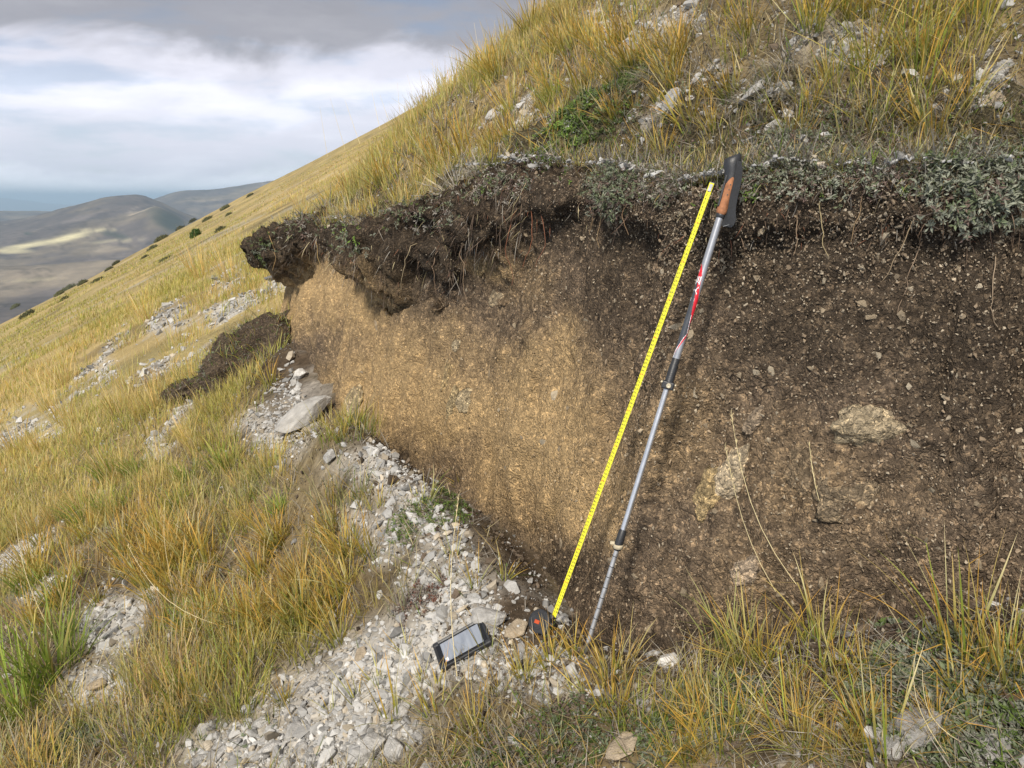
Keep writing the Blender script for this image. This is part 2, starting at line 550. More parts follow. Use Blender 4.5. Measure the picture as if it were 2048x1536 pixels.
def masks(x, y, z):
    px, py, f = project(x, y, z)
    w1 = (fbm2(x * 2.3, y * 2.3, 3, 51) - .5)
    w2 = (fbm2(x * 2.3, y * 2.3, 3, 61) - .5)
    jx = 150 * w1; jy = 110 * w2
    inside = (px > -150) & (px < 2200) & (py > -150) & (py < 1700) & (y > 0.2)
    jm = np.where(py < 420, 1.0, .6)
    g = patches(px + jx * jm, py + jy * jm, GRAVEL)
    g = np.where(py < 420, g * (.72 + 1.15 * fbm2(x / .09, y / .09, 3, 65)), g)
    d = patches(px + jx * .6, py + jy * .6, DARKSOIL_SHADE)
    # beyond the surveyed part: broken scree stripes down the slope
    r = np.hypot(x, y)
    s = x * UX + y * UY; c = -x * UY + y * UX
    gn = sstep(.58, .72, fbm2(s / 3.0, c / 1.4, 4, 71)) * .45 * (1 - .5 * sstep(20, 60, r))
    g = np.where(inside & (r < 14), g, np.maximum(g * .9 * (r >= 14), gn))
    d = np.where(inside & (r < 14), d, sstep(.6, .75, fbm2(x / 2.5, y / 2.5, 3, 81)) * .5)
    return g, d


# ------------------------------------------------------------------ hillside sheet
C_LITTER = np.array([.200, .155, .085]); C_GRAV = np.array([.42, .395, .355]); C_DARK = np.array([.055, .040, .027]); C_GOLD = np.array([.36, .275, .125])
C_OLIVE = np.array([.17, .155, .075])


def build_hillside():
    rr = np.concatenate([np.geomspace(.55, 1.2, 60)[:-1], np.geomspace(1.2, 12, 330)[:-1], np.geomspace(12, 620, 190)])
    az = np.radians(np.linspace(-78, 78, 420))
    R, A = np.meshgrid(rr, az, indexing='ij')
    X = R * np.sin(A); Y = R * np.cos(A)
    Z = height(X, Y)
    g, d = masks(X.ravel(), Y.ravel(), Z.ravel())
    x = X.ravel(); y = Y.ravel(); r = R.ravel()
    sd, h, lip = trace_sd(x, y)
    n = fbm2(x / .5, y / .5, 4, 101)
    n2 = fbm2(x / .06, y / .06, 3, 111)
    mixn = sstep(.35, .65, n)[:, None]
    near = C_LITTER * (0.45 + .9 * n2[:, None]) * (1 - .45 * mixn) + C_DARK * .45 * mixn
    nf = fbm2(x / 6, y / 2.2, 4, 121); nf2 = fbm2(x / 1.3, y / 1.3, 3, 131)
    fr = sstep(.42, .62, nf)[:, None]
    far = (C_GOLD * (1 - .45 * fr) + C_OLIVE * .55 * fr) * (.65 + .7 * nf2[:, None])
    fm = sstep(4, 11, r)[:, None]
    col = near * (1 - fm) + far * fm
    gg = np.clip(g * 1.25 - .12 + .35 * (n2 - .5), 0, 1)[:, None]
    col = col * (1 - gg) + C_GRAV * (.75 + .5 * n2[:, None]) * gg
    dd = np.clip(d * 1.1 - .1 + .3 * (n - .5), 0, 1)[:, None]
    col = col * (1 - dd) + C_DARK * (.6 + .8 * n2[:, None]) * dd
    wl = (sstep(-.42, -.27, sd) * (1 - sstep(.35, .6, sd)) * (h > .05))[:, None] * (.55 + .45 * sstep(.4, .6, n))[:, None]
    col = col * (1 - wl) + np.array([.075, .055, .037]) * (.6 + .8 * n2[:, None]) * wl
    nr, na = R.shape
    i = np.arange(nr * na).reshape(nr, na)
    q = np.stack([i[:-1, :-1], i[:-1, 1:], i[1:, 1:], i[1:, :-1]], -1).reshape(-1, 4)
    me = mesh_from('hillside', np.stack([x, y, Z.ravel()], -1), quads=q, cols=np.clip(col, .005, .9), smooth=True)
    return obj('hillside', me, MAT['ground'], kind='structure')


hillside = build_hillside()

# ------------------------------------------------------------------ valley and far hills
def valley_z(x, y):
    r = np.hypot(x, y); az = np.degrees(np.arctan2(x, y))
    z = -320 + 60 * (fbm2(x / 900, y / 900, 4, 201) - .5) + 0 * r
    z = z + 120 * sstep(1500, 700, r)
    # rolling spurs in the near valley
    z = z + 55 * np.maximum(0, np.sin(r / 330 + az * .13 + 1.2)) ** 2 * sstep(4300, 3000, r) * (.5 + fbm2(x / 500, y / 500, 3, 207))

    def crest(rc, rw, prof, floor=-320.0):
        """a ridge at distance rc whose crest line follows surveyed points"""
        pa = []; pz = []
        for qx, qy in prof:
            d = ray_dir(qx, qy); hz = math.hypot(d[0], d[1])
            pa.append(math.degrees(math.atan2(d[0], d[1]))); pz.append(d[2] / hz * rc - floor)
        top = np.interp(az, pa, pz)
        top = np.maximum(top, 0)
        return top * np.exp(-(np.abs(r - rc) / rw) ** 2)
    ww = 1 + .05 * (fbm2(x / 500, y / 500, 4, 211) - .5)
    hz = 26 * (fbm2(x / 240, y / 240, 4, 213) - .5)
    hill = hz * sstep(2500, 4000, r) * sstep(12000, 9000, r) + np.maximum.reduce([
        crest(5600, 1500, [(-900, 470), (-400, 455), (-100, 448), (0, 442), (50, 433), (110, 418), (160, 404), (200, 394), (235, 389), (270, 387.5), (290, 390), (305, 396), (325, 403), (370, 425), (430, 450), (600, 480)]),
        crest(4700, 800, [(120, 480), (200, 450), (250, 434), (285, 421), (305, 412), (318, 412), (335, 420), (372, 440), (430, 462), (600, 490)]),
        crest(8600, 2300, [(150, 430), (290, 408), (320, 398), (350, 390), (375, 385), (420, 383.5), (450, 379), (480, 374), (530, 366), (640, 362), (1000, 368), (2000, 380)], -340)]) * ww
    z = z + hill
    # far plain and the faint mountains on the horizon
    z = z + sstep(11000, 15000, r) * (-30)
    mt = (fbm2(az / 3.5 + 7, np.zeros_like(az), 4, 221)) * 560 * np.exp(-((r - 40000) / 5000) ** 2)
    return z + mt - (r / 1000) ** 2 * .07


def build_valley():
    rr = np.concatenate([np.geomspace(420, 12000, 330)[:-1], np.geomspace(12000, 44000, 60)])
    az = np.radians(np.linspace(-72, 40, 560))
    R, A = np.meshgrid(rr, az, indexing='ij')
    X = R * np.sin(A); Y = R * np.cos(A)
    Z = valley_z(X, Y)
    x = X.ravel(); y = Y.ravel(); z = Z.ravel()
    px, py, f = project(x, y, z)
    n = fbm2(x / 260, y / 260, 5, 231); n2 = fbm2(x / 70, y / 130, 4, 241)
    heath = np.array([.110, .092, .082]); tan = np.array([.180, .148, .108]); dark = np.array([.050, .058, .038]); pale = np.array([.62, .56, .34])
    m = sstep(.42, .62, n)[:, None]
    c = heath * (1 - m) + tan * m
    n3 = fbm2(x / 28, y / 60, 4, 245); gul = np.abs(fbm2(x / 170, y / 170, 4, 247) - .5)
    c = c * (.70 + .6 * n2[:, None]) * (.8 + .4 * n3[:, None])
    c = c * (1 - .38 * np.exp(-(gul / .02) ** 2)[:, None])
    trk = np.abs(fbm2(x / 700, y / 1500, 2, 249) - .52)
    c = c + np.exp(-(trk / .0035) ** 2)[:, None] * np.array([.10, .085, .065])
    # field parcels
    cell = _hash(np.floor(x / 210 + .4 * np.sin(y / 300)), np.floor(y / 420), np.zeros_like(x), 251)
    fld = ((cell > .62) & (np.hypot(x, y) < 4900))[:, None]
    c = np.where(fld, c * (.72 + .75 * cell[:, None]), c)
    wd = patches(px, py, [(335, 440, 45, 22, 25, 1.0), (230, 470, 30, 7, 10, .8), (55, 467, 9, 4, 0, 1.0), (120, 392, 60, 5, -16, .5)])
    wd = np.clip(wd * 1.6 - .5 + .9 * (n2 - .5), 0, 1)[:, None]
    c = c * (1 - wd) + dark * wd
    ls = patches(px, py, [(60, 490, 70, 5, -10, .9), (135, 476, 45, 6, -14, 1.0), (20, 502, 40, 5, 0, .8), (195, 460, 40, 2.5, 0, .6), (230, 482, 60, 2.5, -4, .4), (60, 560, 70, 3, -3, .3)])  # sunlit strip of the valley, put into the land colour
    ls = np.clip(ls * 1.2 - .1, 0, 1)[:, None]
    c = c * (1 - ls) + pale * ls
    nr, na = R.shape
    i = np.arange(nr * na).reshape(nr, na)
    q = np.stack([i[1:, :-1], i[1:, 1:], i[:-1, 1:], i[:-1, :-1]], -1).reshape(-1, 4)
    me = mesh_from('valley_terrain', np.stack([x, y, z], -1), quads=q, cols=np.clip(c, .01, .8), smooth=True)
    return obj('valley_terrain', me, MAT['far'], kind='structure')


valley = build_valley()

# ------------------------------------------------------------------ the cut bank
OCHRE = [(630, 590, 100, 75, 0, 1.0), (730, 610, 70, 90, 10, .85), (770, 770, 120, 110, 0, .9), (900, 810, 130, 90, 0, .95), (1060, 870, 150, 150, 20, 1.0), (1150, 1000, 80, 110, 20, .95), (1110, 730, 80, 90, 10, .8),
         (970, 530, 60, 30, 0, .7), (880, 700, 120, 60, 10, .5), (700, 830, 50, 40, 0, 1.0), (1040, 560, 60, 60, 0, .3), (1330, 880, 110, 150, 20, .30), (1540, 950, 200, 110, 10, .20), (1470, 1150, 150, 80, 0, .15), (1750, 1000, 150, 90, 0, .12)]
BANKDARK = [(1700, 470, 460, 120, 4, 1.0), (1400, 480, 260, 100, 0, .9), (1950, 640, 200, 260, 0, .9), (1130, 430, 180, 75, 0, .9), (860, 480, 150, 110, 10, 1.0), (1660, 640, 290, 130, 0, .8),  # darker patches of the bank: humus along the top, dark spots below
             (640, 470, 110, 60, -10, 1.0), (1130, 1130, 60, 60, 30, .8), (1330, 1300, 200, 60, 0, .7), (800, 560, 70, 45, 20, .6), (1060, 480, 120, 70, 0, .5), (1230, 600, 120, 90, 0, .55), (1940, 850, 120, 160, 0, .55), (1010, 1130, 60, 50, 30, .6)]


def build_bank():
    P = catmull(TR[1:], 40)
    seg = np.hypot(np.diff(P[:, 0]), np.diff(P[:, 1]))
    s = np.concatenate([[0], np.cumsum(seg)])
    # sample finely near the camera, coarsely far away
    ts = [0.0]
    while ts[-1] < s[-1]:
        p = [np.interp(ts[-1], s, P[:, k]) for k in (0, 1)]
        ts.append(ts[-1] + float(np.clip(.0042 * math.hypot(*p), .0075, .028)))
    ts = np.array(ts[:-1])
    bx = np.interp(ts, s, P[:, 0]); by = np.interp(ts, s, P[:, 1])
    h = np.maximum(np.interp(ts, s, P[:, 2]), 0.0); lip = np.maximum(np.interp(ts, s, P[:, 3]), 0); dr = np.maximum(np.interp(ts, s, P[:, 4]), 0)
    tx = np.gradient(bx, ts); ty = np.gradient(by, ts)
    k = np.ones(15) / 15
    pad = lambda a: np.convolve(np.pad(a, 7, mode='edge'), k, mode='valid')
    tx = pad(tx); ty = pad(ty)
    l = np.hypot(tx, ty)
    nx, ny = ty / l, -tx / l                     # uphill
    fade = sstep(0, .25, h)
    lipn = lip * (.25 + 1.5 * fbm2(ts / .33, ts * 0, 3, 301)) + .005
    drop = .01 + dr * (.3 + 1.4 * fbm2(ts / .2, ts * 0 + 5, 3, 311))
    flute = .11 * (fbm2(ts / .26, ts * 0 + 9, 3, 321) - .5) * 2
    zb = base_plane(bx, by)
    zb = zb - 0.05
    cps = []                                      # control points (sd, z)
    def cp(sd, fr, dz=0.0):
        cps.append((sd, zb + fr * h + dz))
    cp(-.10 + 0 * ts, 0, -.22)
    cp(-.02 + .3 * flute, .0, -.10)
    cp(.03 + .8 * flute, .16)
    cp(.09 + flute, .38)
    cp(.14 + flute, .60)
    cp(.185 + .8 * flute, .82 - drop)
    cp(.21 - .25 * lipn + .4 * flute, .905 - drop)
    cp(.21 - lipn, .945 - drop * .45)
    cp(.235 - 1.08 * lipn, .995)
    cp(.30 - .85 * lipn, 1.03)
    sdl = [.38 - .45 * lipn, .50 + 0 * ts, .62 + 0 * ts]
    for j, sd in enumerate(sdl):
        X = bx + nx * sd; Y = by + ny * sd
        zz = height(X, Y)
        zt = zb + h * 1.05 + .02
        zz = np.maximum(zz, zt) + .012 if j == 0 else zz + (.014, -.03)[j - 1]
        cps.append((sd, zz))
    C = np.array([[a, b] for a, b in cps])        # m,2,nt
    m = len(C)
    vv = np.concatenate([np.linspace(0, 1, 5)[:-1], np.linspace(1, 6, 66)[:-1], np.linspace(6, 10, 44)[:-1], np.linspace(10, m - 1.001, 16)])
    V = []
    for v in vv:
        i = min(int(v), m - 2); t = v - i
        p0, p1, p2, p3 = C[max(i - 1, 0)], C[i], C[i + 1], C[min(i + 2, m - 1)]
        V.append(.5 * ((2 * p1) + (-p0 + p2) * t + (2 * p0 - 5 * p1 + 4 * p2 - p3) * t * t + (-p0 + 3 * p1 - 3 * p2 + p3) * t ** 3))
    V = np.array(V)                               # nv,2,nt
    sd = V[:, 0]; Z = V[:, 1]
    X = bx + nx * sd; Y = by + ny * sd
    # crumbly relief along the local normal
    def normals(X, Y, Z):
        a = np.stack([np.gradient(X, axis=1), np.gradient(Y, axis=1), np.gradient(Z, axis=1)], -1)
        b = np.stack([np.gradient(X, axis=0), np.gradient(Y, axis=0), np.gradient(Z, axis=0)], -1)
        n = np.cross(b, a)
        return n / np.maximum(np.linalg.norm(n, axis=-1, keepdims=True), 1e-9)
    n = normals(X, Y, Z)
    # make sure it points out of the bank
    if np.mean(n[40, :, 0] * -nx + n[40, :, 1] * -ny) < 0:
        n = -n
    vcol = np.repeat(vv[:, None], X.shape[1], 1)
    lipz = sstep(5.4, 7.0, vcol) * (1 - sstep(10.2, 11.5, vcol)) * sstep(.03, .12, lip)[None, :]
    big = fbm3(X / .30, Y / .30, Z / .42, 3, 331) - .5
    mid = fbm3(X / .06, Y / .06, Z / .06, 3, 341) - .5
    fine = fbm3(X / .016, Y / .016, Z / .016, 2, 351) - .5
    # crumbs: ridged cells
    big2 = fbm3(X / .11, Y / .11, Z / .17, 3, 333) - .5
    crk = np.abs(fbm3(X / .20 + 1.5 * big, Y / .20, Z / .34, 2, 337) - .5)
    crack = -np.exp(-(crk / .012) ** 2) * .013 * (fbm3(X / .4, Y / .4, Z / .4, 2, 339) > .48)
    ledge = (np.abs(((Z * 1.0 + .5 * big) / .13) % 1.0 - .5) - .25) * .022 * sstep(.45, .6, fbm3(X / .5, Y / .5, Z / .3, 2, 343))
    lump = (1 - 2 * np.abs(fbm3(X / .15, Y / .15, Z / .13, 3, 345) - .5) * 2)
    amp = (.10 * big + .045 * big2 + crack + ledge + (.036 + .06 * lipz) * mid + (.015 + .016 * lipz) * fine + lipz * (.12 * (lump - .6))) * fade[None, :]
    amp *= (1 - sstep(11.0, 12, vcol))
    # oblique scraping marks left by the digging
    along = (X * -.45 + Z) / .05
    scr = (noise2((X * .9 + Y * .5) / .030 + Z * 9, Z / .25, 361) - .5) * .009
    amp = amp + scr * (1 - lipz) * (vcol < 6)
    X = X + n[..., 0] * amp; Y = Y + n[..., 1] * amp; Z = Z + n[..., 2] * amp
    n = normals(X, Y, Z)
    if np.mean(n[40, :, 0] * -nx + n[40, :, 1] * -ny) < 0:
        n = -n
    x, y, z = X.ravel(), Y.ravel(), Z.ravel()
    px, py, f = project(x, y, z)
    w = fbm3(x / .16, y / .16, z / .16, 4, 371) - .5
    w2 = fbm3(x / .02, y / .02, z / .02, 3, 381) - .5
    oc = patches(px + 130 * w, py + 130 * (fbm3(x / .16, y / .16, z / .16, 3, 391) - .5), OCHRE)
    dk = patches(px + 130 * w, py + 90 * w, BANKDARK)
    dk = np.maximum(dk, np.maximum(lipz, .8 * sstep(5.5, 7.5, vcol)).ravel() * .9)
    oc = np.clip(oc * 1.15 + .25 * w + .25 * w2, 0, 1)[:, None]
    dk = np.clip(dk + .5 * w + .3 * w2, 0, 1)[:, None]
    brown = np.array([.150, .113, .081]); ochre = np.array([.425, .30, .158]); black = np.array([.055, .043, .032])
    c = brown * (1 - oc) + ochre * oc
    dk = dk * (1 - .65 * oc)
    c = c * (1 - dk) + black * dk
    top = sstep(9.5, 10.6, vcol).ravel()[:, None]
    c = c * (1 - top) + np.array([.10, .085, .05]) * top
    c = c * (1.0 + (1.3 - .7 * oc) * w2[:, None])
    nv, nt = X.shape
    i = np.arange(nv * nt).reshape(nv, nt)
    q = np.stack([i[:-1, :-1], i[1:, :-1], i[1:, 1:], i[:-1, 1:]], -1).reshape(-1, 4)
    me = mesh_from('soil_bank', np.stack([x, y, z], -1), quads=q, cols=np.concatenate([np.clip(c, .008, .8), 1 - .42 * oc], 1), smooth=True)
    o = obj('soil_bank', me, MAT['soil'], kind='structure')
    return o, np.stack([X, Y, Z], -1), n, vv, dict(px=px.reshape(nv, nt), py=py.reshape(nv, nt), f=f.reshape(nv, nt), lipz=lipz, oc=oc.reshape(nv, nt), dk=dk.reshape(nv, nt))


bank, BP, BN, BV, BI = build_bank()
BP2 = BP.reshape(-1, 3); BN2 = BN.reshape(-1, 3); BPX = BI['px'].ravel(); BPY = BI['py'].ravel(); BF = BI['f'].ravel(); BVF = np.repeat(BV[:, None], BP.shape[1], 1).ravel()
FACING = (np.einsum('ij,ij->i', BN2, -BP2) > 0)


def on_bank(px, py):
    """point and outward normal of the bank under a pixel of the photograph"""
    d = (BPX - px) ** 2 + (BPY - py) ** 2 + (~FACING) * 1e6 + BF * 8
    k = int(np.argmin(d))
    return BP2[k], BN2[k]


from mathutils import kdtree
_top = np.nonzero(BVF > 9.4)[0][::2]
KD = kdtree.KDTree(len(_top))
for _i, _k in enumerate(_top):
    KD.insert((BP2[_k, 0], BP2[_k, 1], 0), _i)
KD.balance()


def turf_z(x, y, sd, h):
    z = height(x, y)
    for j in np.nonzero((sd < .62) & (sd > -.3) & (h > .05))[0]:
        co, i, dist = KD.find((x[j], y[j], 0))
        if dist < .12:
            z[j] = max(z[j], BP2[_top[i], 2])
    return z


_Ps = catmull(TR[2:-2], 30)
_sl = np.concatenate([[0], np.cumsum(np.hypot(np.diff(_Ps[:, 0]), np.diff(_Ps[:, 1])))])


def sample_upper(n, lo=.10, hi=3.2, skew=2.0):
    """points on the turf above the bank, denser towards the camera and the brink"""
    s = RNG.random(n * 3) * _sl[-1]
    x0 = np.interp(s, _sl, _Ps[:, 0]); y0 = np.interp(s, _sl, _Ps[:, 1]); lp = np.interp(s, _sl, _Ps[:, 3])
    w = 1 / np.hypot(x0, y0) ** 1.3; w /= w.sum()
    k = RNG.choice(n * 3, n, p=w)
    x0, y0, s, lp = x0[k], y0[k], s[k], lp[k]
    e = .05
    tx = np.interp(s + e, _sl, _Ps[:, 0]) - np.interp(s - e, _sl, _Ps[:, 0]); ty = np.interp(s + e, _sl, _Ps[:, 1]) - np.interp(s - e, _sl, _Ps[:, 1])
    l = np.hypot(tx, ty) + 1e-9
    d = lo + .12 - lp * .8 + (hi - lo) * RNG.random(n) ** skew
    x = x0 + ty / l * d; y = y0 - tx / l * d
    sd, h, lip = trace_sd(x, y)
    ok = sd > .02
    x, y, sd, h = x[ok], y[ok], sd[ok], h[ok]
    return x, y, turf_z(x, y, sd, h), sd


# ------------------------------------------------------------------ haze over the valley
def build_haze():
    bm = bmesh.new()
    bmesh.ops.create_cube(bm, size=1.0)
    for v in bm.verts:
        v.co = Vector((v.co.x * 120000, v.co.y * 120000, -700 if v.co.z < 0 else 240))
    m, t, out = new_mat('valley_haze')
    pv = N(t, 'ShaderNodeVolumePrincipled')
    pv.inputs['Color'].default_value = (.56, .78, 1.0, 1)
    pv.inputs['Density'].default_value = 8.0e-5
    pv.inputs['Anisotropy'].default_value = 0.0
    t.links.new(pv.outputs[0], out.inputs['Volume'])
    o = bm_obj('haze', bm, m, kind='stuff')
    return o


build_haze()

# ------------------------------------------------------------------ angular stones
def hull_proto(seed, n=14, flat=0.6):
    r = np.random.default_rng(seed)
    bm = bmesh.new()
    for _ in range(n):
        v = r.normal(size=3); v /= np.linalg.norm(v)
        v *= r.uniform(.8, 1.08)
        bm.verts.new((v[0], v[1] * .78, v[2] * flat))
    res = bmesh.ops.convex_hull(bm, input=bm.verts)
    bmesh.ops.delete(bm, geom=[e for e in res['geom_interior'] if isinstance(e, bmesh.types.BMVert)], context='VERTS')
    bmesh.ops.triangulate(bm, faces=bm.faces)
    bmesh.ops.recalc_face_normals(bm, faces=bm.faces)
    bm.verts.index_update()
    v = np.array([x.co[:] for x in bm.verts]); f = np.array([[q.index for q in p.verts] for p in bm.faces])
    bm.free()
    return v, f


PROTO_S = [hull_proto(100 + i, 9, random.uniform(.4, .75)) for i in range(10)]
PROTO_M = [hull_proto(200 + i, 16, random.uniform(.4, .7)) for i in range(14)]


def rand_rot(n, tilt=0.5):
    """random rotation matrices: any heading, limited tilt"""
    a = RNG.uniform(0, 2 * np.pi, n); b = RNG.normal(0, tilt, n); c = RNG.normal(0, tilt, n)
    ca, sa, cb, sb, cc, sc_ = np.cos(a), np.sin(a), np.cos(b), np.sin(b), np.cos(c), np.sin(c)
    z = np.zeros(n); o = np.ones(n)
    Rz = np.stack([ca, -sa, z, sa, ca, z, z, z, o], -1).reshape(-1, 3, 3)
    Rx = np.stack([o, z, z, z, cb, -sb, z, sb, cb], -1).reshape(-1, 3, 3)
    Ry = np.stack([cc, z, sc_, z, o, z, -sc_, z, cc], -1).reshape(-1, 3, 3)
    return Rx @ Ry @ Rz


def scatter_mesh(name, pos, size, cols, protos, tilt=.5, normals=None):
    n = len(pos)
    which = RNG.integers(0, len(protos), n)
    R = rand_rot(n, tilt)
    if normals is not None:
        zx = np.array([0., 0., 1.]); nn = normals
        ax = np.cross(np.broadcast_to(zx, nn.shape), nn); c = nn[:, 2]
        K = np.zeros((n, 3, 3)); K[:, 0, 1] = -ax[:, 2]; K[:, 0, 2] = ax[:, 1]; K[:, 1, 0] = ax[:, 2]; K[:, 1, 2] = -ax[:, 0]; K[:, 2, 0] = -ax[:, 1]; K[:, 2, 1] = ax[:, 0]
        T = np.eye(3)[None] + K + K @ K / (1 + np.maximum(c, -.9))[:, None, None]
        R = T @ R
    V, F, Cc = [], [], []
    off = 0
    for k, (v, f) in enumerate(protos):
        id_ = np.nonzero(which == k)[0]
        if not len(id_):
            continue
        sc3 = size[id_, None] * RNG.uniform(.75, 1.3, (len(id_), 3))
        vv = v[None] * sc3[:, None, :]
        vv = np.einsum('nij,nkj->nki', R[id_], vv) + pos[id_, None, :]
        V.append(vv.reshape(-1, 3))
        F.append((f[None] + (off + np.arange(len(id_)) * len(v))[:, None, None]).reshape(-1, 3))
        Cc.append(np.repeat(cols[id_], len(v), 0))
        off += len(id_) * len(v)
    return mesh_from(name, np.concatenate(V), tris=np.concatenate(F), cols=np.concatenate(Cc))


def sample_ground(n, rmin, rmax, azmax=46.0, azmin=None):
    az = np.radians(RNG.uniform(-azmax if azmin is None else azmin, azmax, n))
    r = np.exp(RNG.uniform(math.log(rmin), math.log(rmax), n))
    return r * np.sin(az), r * np.cos(az), r


def stone_cols(n, tone=1.0):
    g = RNG.uniform(.36, .58, n)[:, None] * np.array([1, .98, .94])
    warm = (RNG.random(n) < .10)[:, None]
    g = np.where(warm, g * np.array([.95, .84, .68]), g)
    dk = (RNG.random(n) < .2)[:, None]
    g = np.where(dk, g * .55, g)
    g = g * RNG.uniform(.78, 1.0, n)[:, None]
    return g * tone


def build_gravel():
    x, y, r = sample_ground(175000, 1.15, 12.5, 44)
    z = height(x, y)
    g, d = masks(x, y, z)
    sd, h, lip = trace_sd(x, y)
    nse = fbm2(x / .12, y / .12, 3, 401)
    bankz = ((sd > -.10) & (sd < .45) & (h > .1)) | ((sd > -.27 + .10 * (fbm2(x / .15, y / .15, 3, 405) - .5)) & (sd < .3) & (y > 1.9) & (y < 4.2) & (RNG.random(len(x)) < .93))
    prob = np.clip(g * 1.6 - .28 + .7 * (nse - .5), 0.02, 1) * (1 - .6 * np.clip(d, 0, 1) * (g < .4))
    keep = (RNG.random(len(x)) < prob) & ~bankz
    x, y, z, r, gk = x[keep], y[keep], z[keep], r[keep], g[keep]
    n = len(x)
    size = np.minimum(.0024 * np.exp(np.abs(RNG.normal(0, .78, n))) * (1 + .22 * r) + .0012, .022 + .004 * r)
    z = z + size * RNG.uniform(-.1, .45, n)
    big = size > .009
    cols = stone_cols(n)
    me1 = scatter_mesh('gravel', np.stack([x, y, z], -1)[~big], size[~big], cols[~big], PROTO_S)
    o = obj('gravel', me1, MAT['pebble'], kind='stuff', label='pale grey limestone gravel covering the bare patches of the slope', cat='gravel')
    me2 = scatter_mesh('rubble', np.stack([x, y, z], -1)[big], size[big], cols[big], PROTO_M)
    obj('rubble', me2, MAT['pebble'], kind='stuff', label='coarser broken limestone rubble lying among the gravel', cat='rubble')
    return n, big.sum()


build_gravel()


def far_gravel():
    x, y, r = sample_ground(60000, 4.5, 20, 44)
    z = height(x, y); g, d = masks(x, y, z); sd, h, lip = trace_sd(x, y)
    keep = (RNG.random(len(x)) < np.clip(g * 1.7 - .35, 0, 1)) & ~((sd > -.10) & (sd < .45) & (h > .1))
    x, y, z, r = x[keep], y[keep], z[keep], r[keep]; n = len(x)
    size = .0022 * r * np.exp(RNG.normal(0, .5, n))
    me = scatter_mesh('gravel', np.stack([x, y, z + size * .3], -1), size, stone_cols(n, .95), PROTO_S)
    obj('gravel', me, MAT['pebble'], kind='stuff', label='pale scree streaks on the golden slope further off', cat='gravel')


far_gravel()

def crumbs():
    """crumbs of dark earth and fine chips on the bare soil of the slope and on the flank of the ridge"""
    x, y, r = sample_ground(90000, 1.1, 8, 44)
    z = height(x, y); g, d = masks(x, y, z); sd, h, lip = trace_sd(x, y)
    flank = (sd > -.46) & (sd < .02) & (y > 1.2) & (y < 4.6)
    keep = RNG.random(len(x)) < np.where(flank, .85, np.clip(.42 - .5 * g + .3 * d, .05, .7))
    keep &= ~((sd > .03) & (sd < .45) & (h > .1))
    x, y, z, r, fl = x[keep], y[keep], z[keep], r[keep], flank[keep]
    n = len(x)
    size = .0016 * np.exp(np.abs(RNG.normal(0, .7, n))) * (1 + .25 * r)
    c = np.array([.105, .080, .058])[None] * RNG.uniform(.45, 1.5, (n, 1))
    pal = RNG.random(n) < np.where(fl, .17, .22)
    c = np.where(pal[:, None], stone_cols(n, .8), c)
    me = scatter_mesh('soil_crumbs', np.stack([x, y, z + size * .3], -1), size, c, PROTO_S, tilt=1.0)
    obj('soil_crumbs', me, MAT['pebble'], kind='stuff', label='crumbs of dark earth and fine chips on the bare soil', cat='soil')


crumbs()

# individual stones ------------------------------------------------
STONE_ME = []
for i in range(14):
    v, f = hull_proto(300 + i, 22, random.uniform(.45, .75))
    g = .44 + .05 * math.sin(i * 2.1)
    cc = np.tile(np.array([g, g * .965, g * .91]), (len(v), 1)) * (1 + .10 * RNG.normal(size=(len(v), 1)))
    if i % 5 == 4:
        cc = cc * np.array([.9, .76, .58])
    STONE_ME.append(mesh_from('stone', v, tris=f, cols=np.clip(cc, .05, .8)))
for me in STONE_ME:
    me.materials.append(MAT['stone'])


for i in range(14):
    bm = bmesh.new(); bm.from_mesh(STONE_ME[i])
    base_c = np.array([STONE_ME[i].color_attributes['Col'].data[0].color[:3]])
    bmesh.ops.dissolve_limit(bm, angle_limit=.30, verts=bm.verts, edges=bm.edges)
    bmesh.ops.bevel(bm, geom=list(bm.edges), offset=.07, segments=1, affect='EDGES', clamp_overlap=True)
    bmesh.ops.triangulate(bm, faces=bm.faces)
    bmesh.ops.subdivide_edges(bm, edges=[e for e in bm.edges if e.calc_length() > .3], cuts=1, use_grid_fill=True)
    bmesh.ops.triangulate(bm, faces=bm.faces)
    bmesh.ops.recalc_face_normals(bm, faces=bm.faces)
    bm.verts.index_update()
    v = np.array([q.co[:] for q in bm.verts]); f = np.array([[q.index for q in p.verts] for p in bm.faces]); bm.free()
    nz = fbm3(v[:, 0] * 2.2 + 9 * i, v[:, 1] * 2.2, v[:, 2] * 2.2, 3, 671) - .5
    v = v * (1 + .16 * nz)[:, None]
    cl = fbm3(v[:, 0] * 1.5 + 5 * i, v[:, 1] * 1.5, v[:, 2] * 1.5, 3, 681)
    STONE_ME[i] = mesh_from('stone', v, tris=f, cols=np.clip(base_c * (.62 + .62 * cl[:, None]), .04, .8))
    STONE_ME[i].materials.append(MAT['stone'])


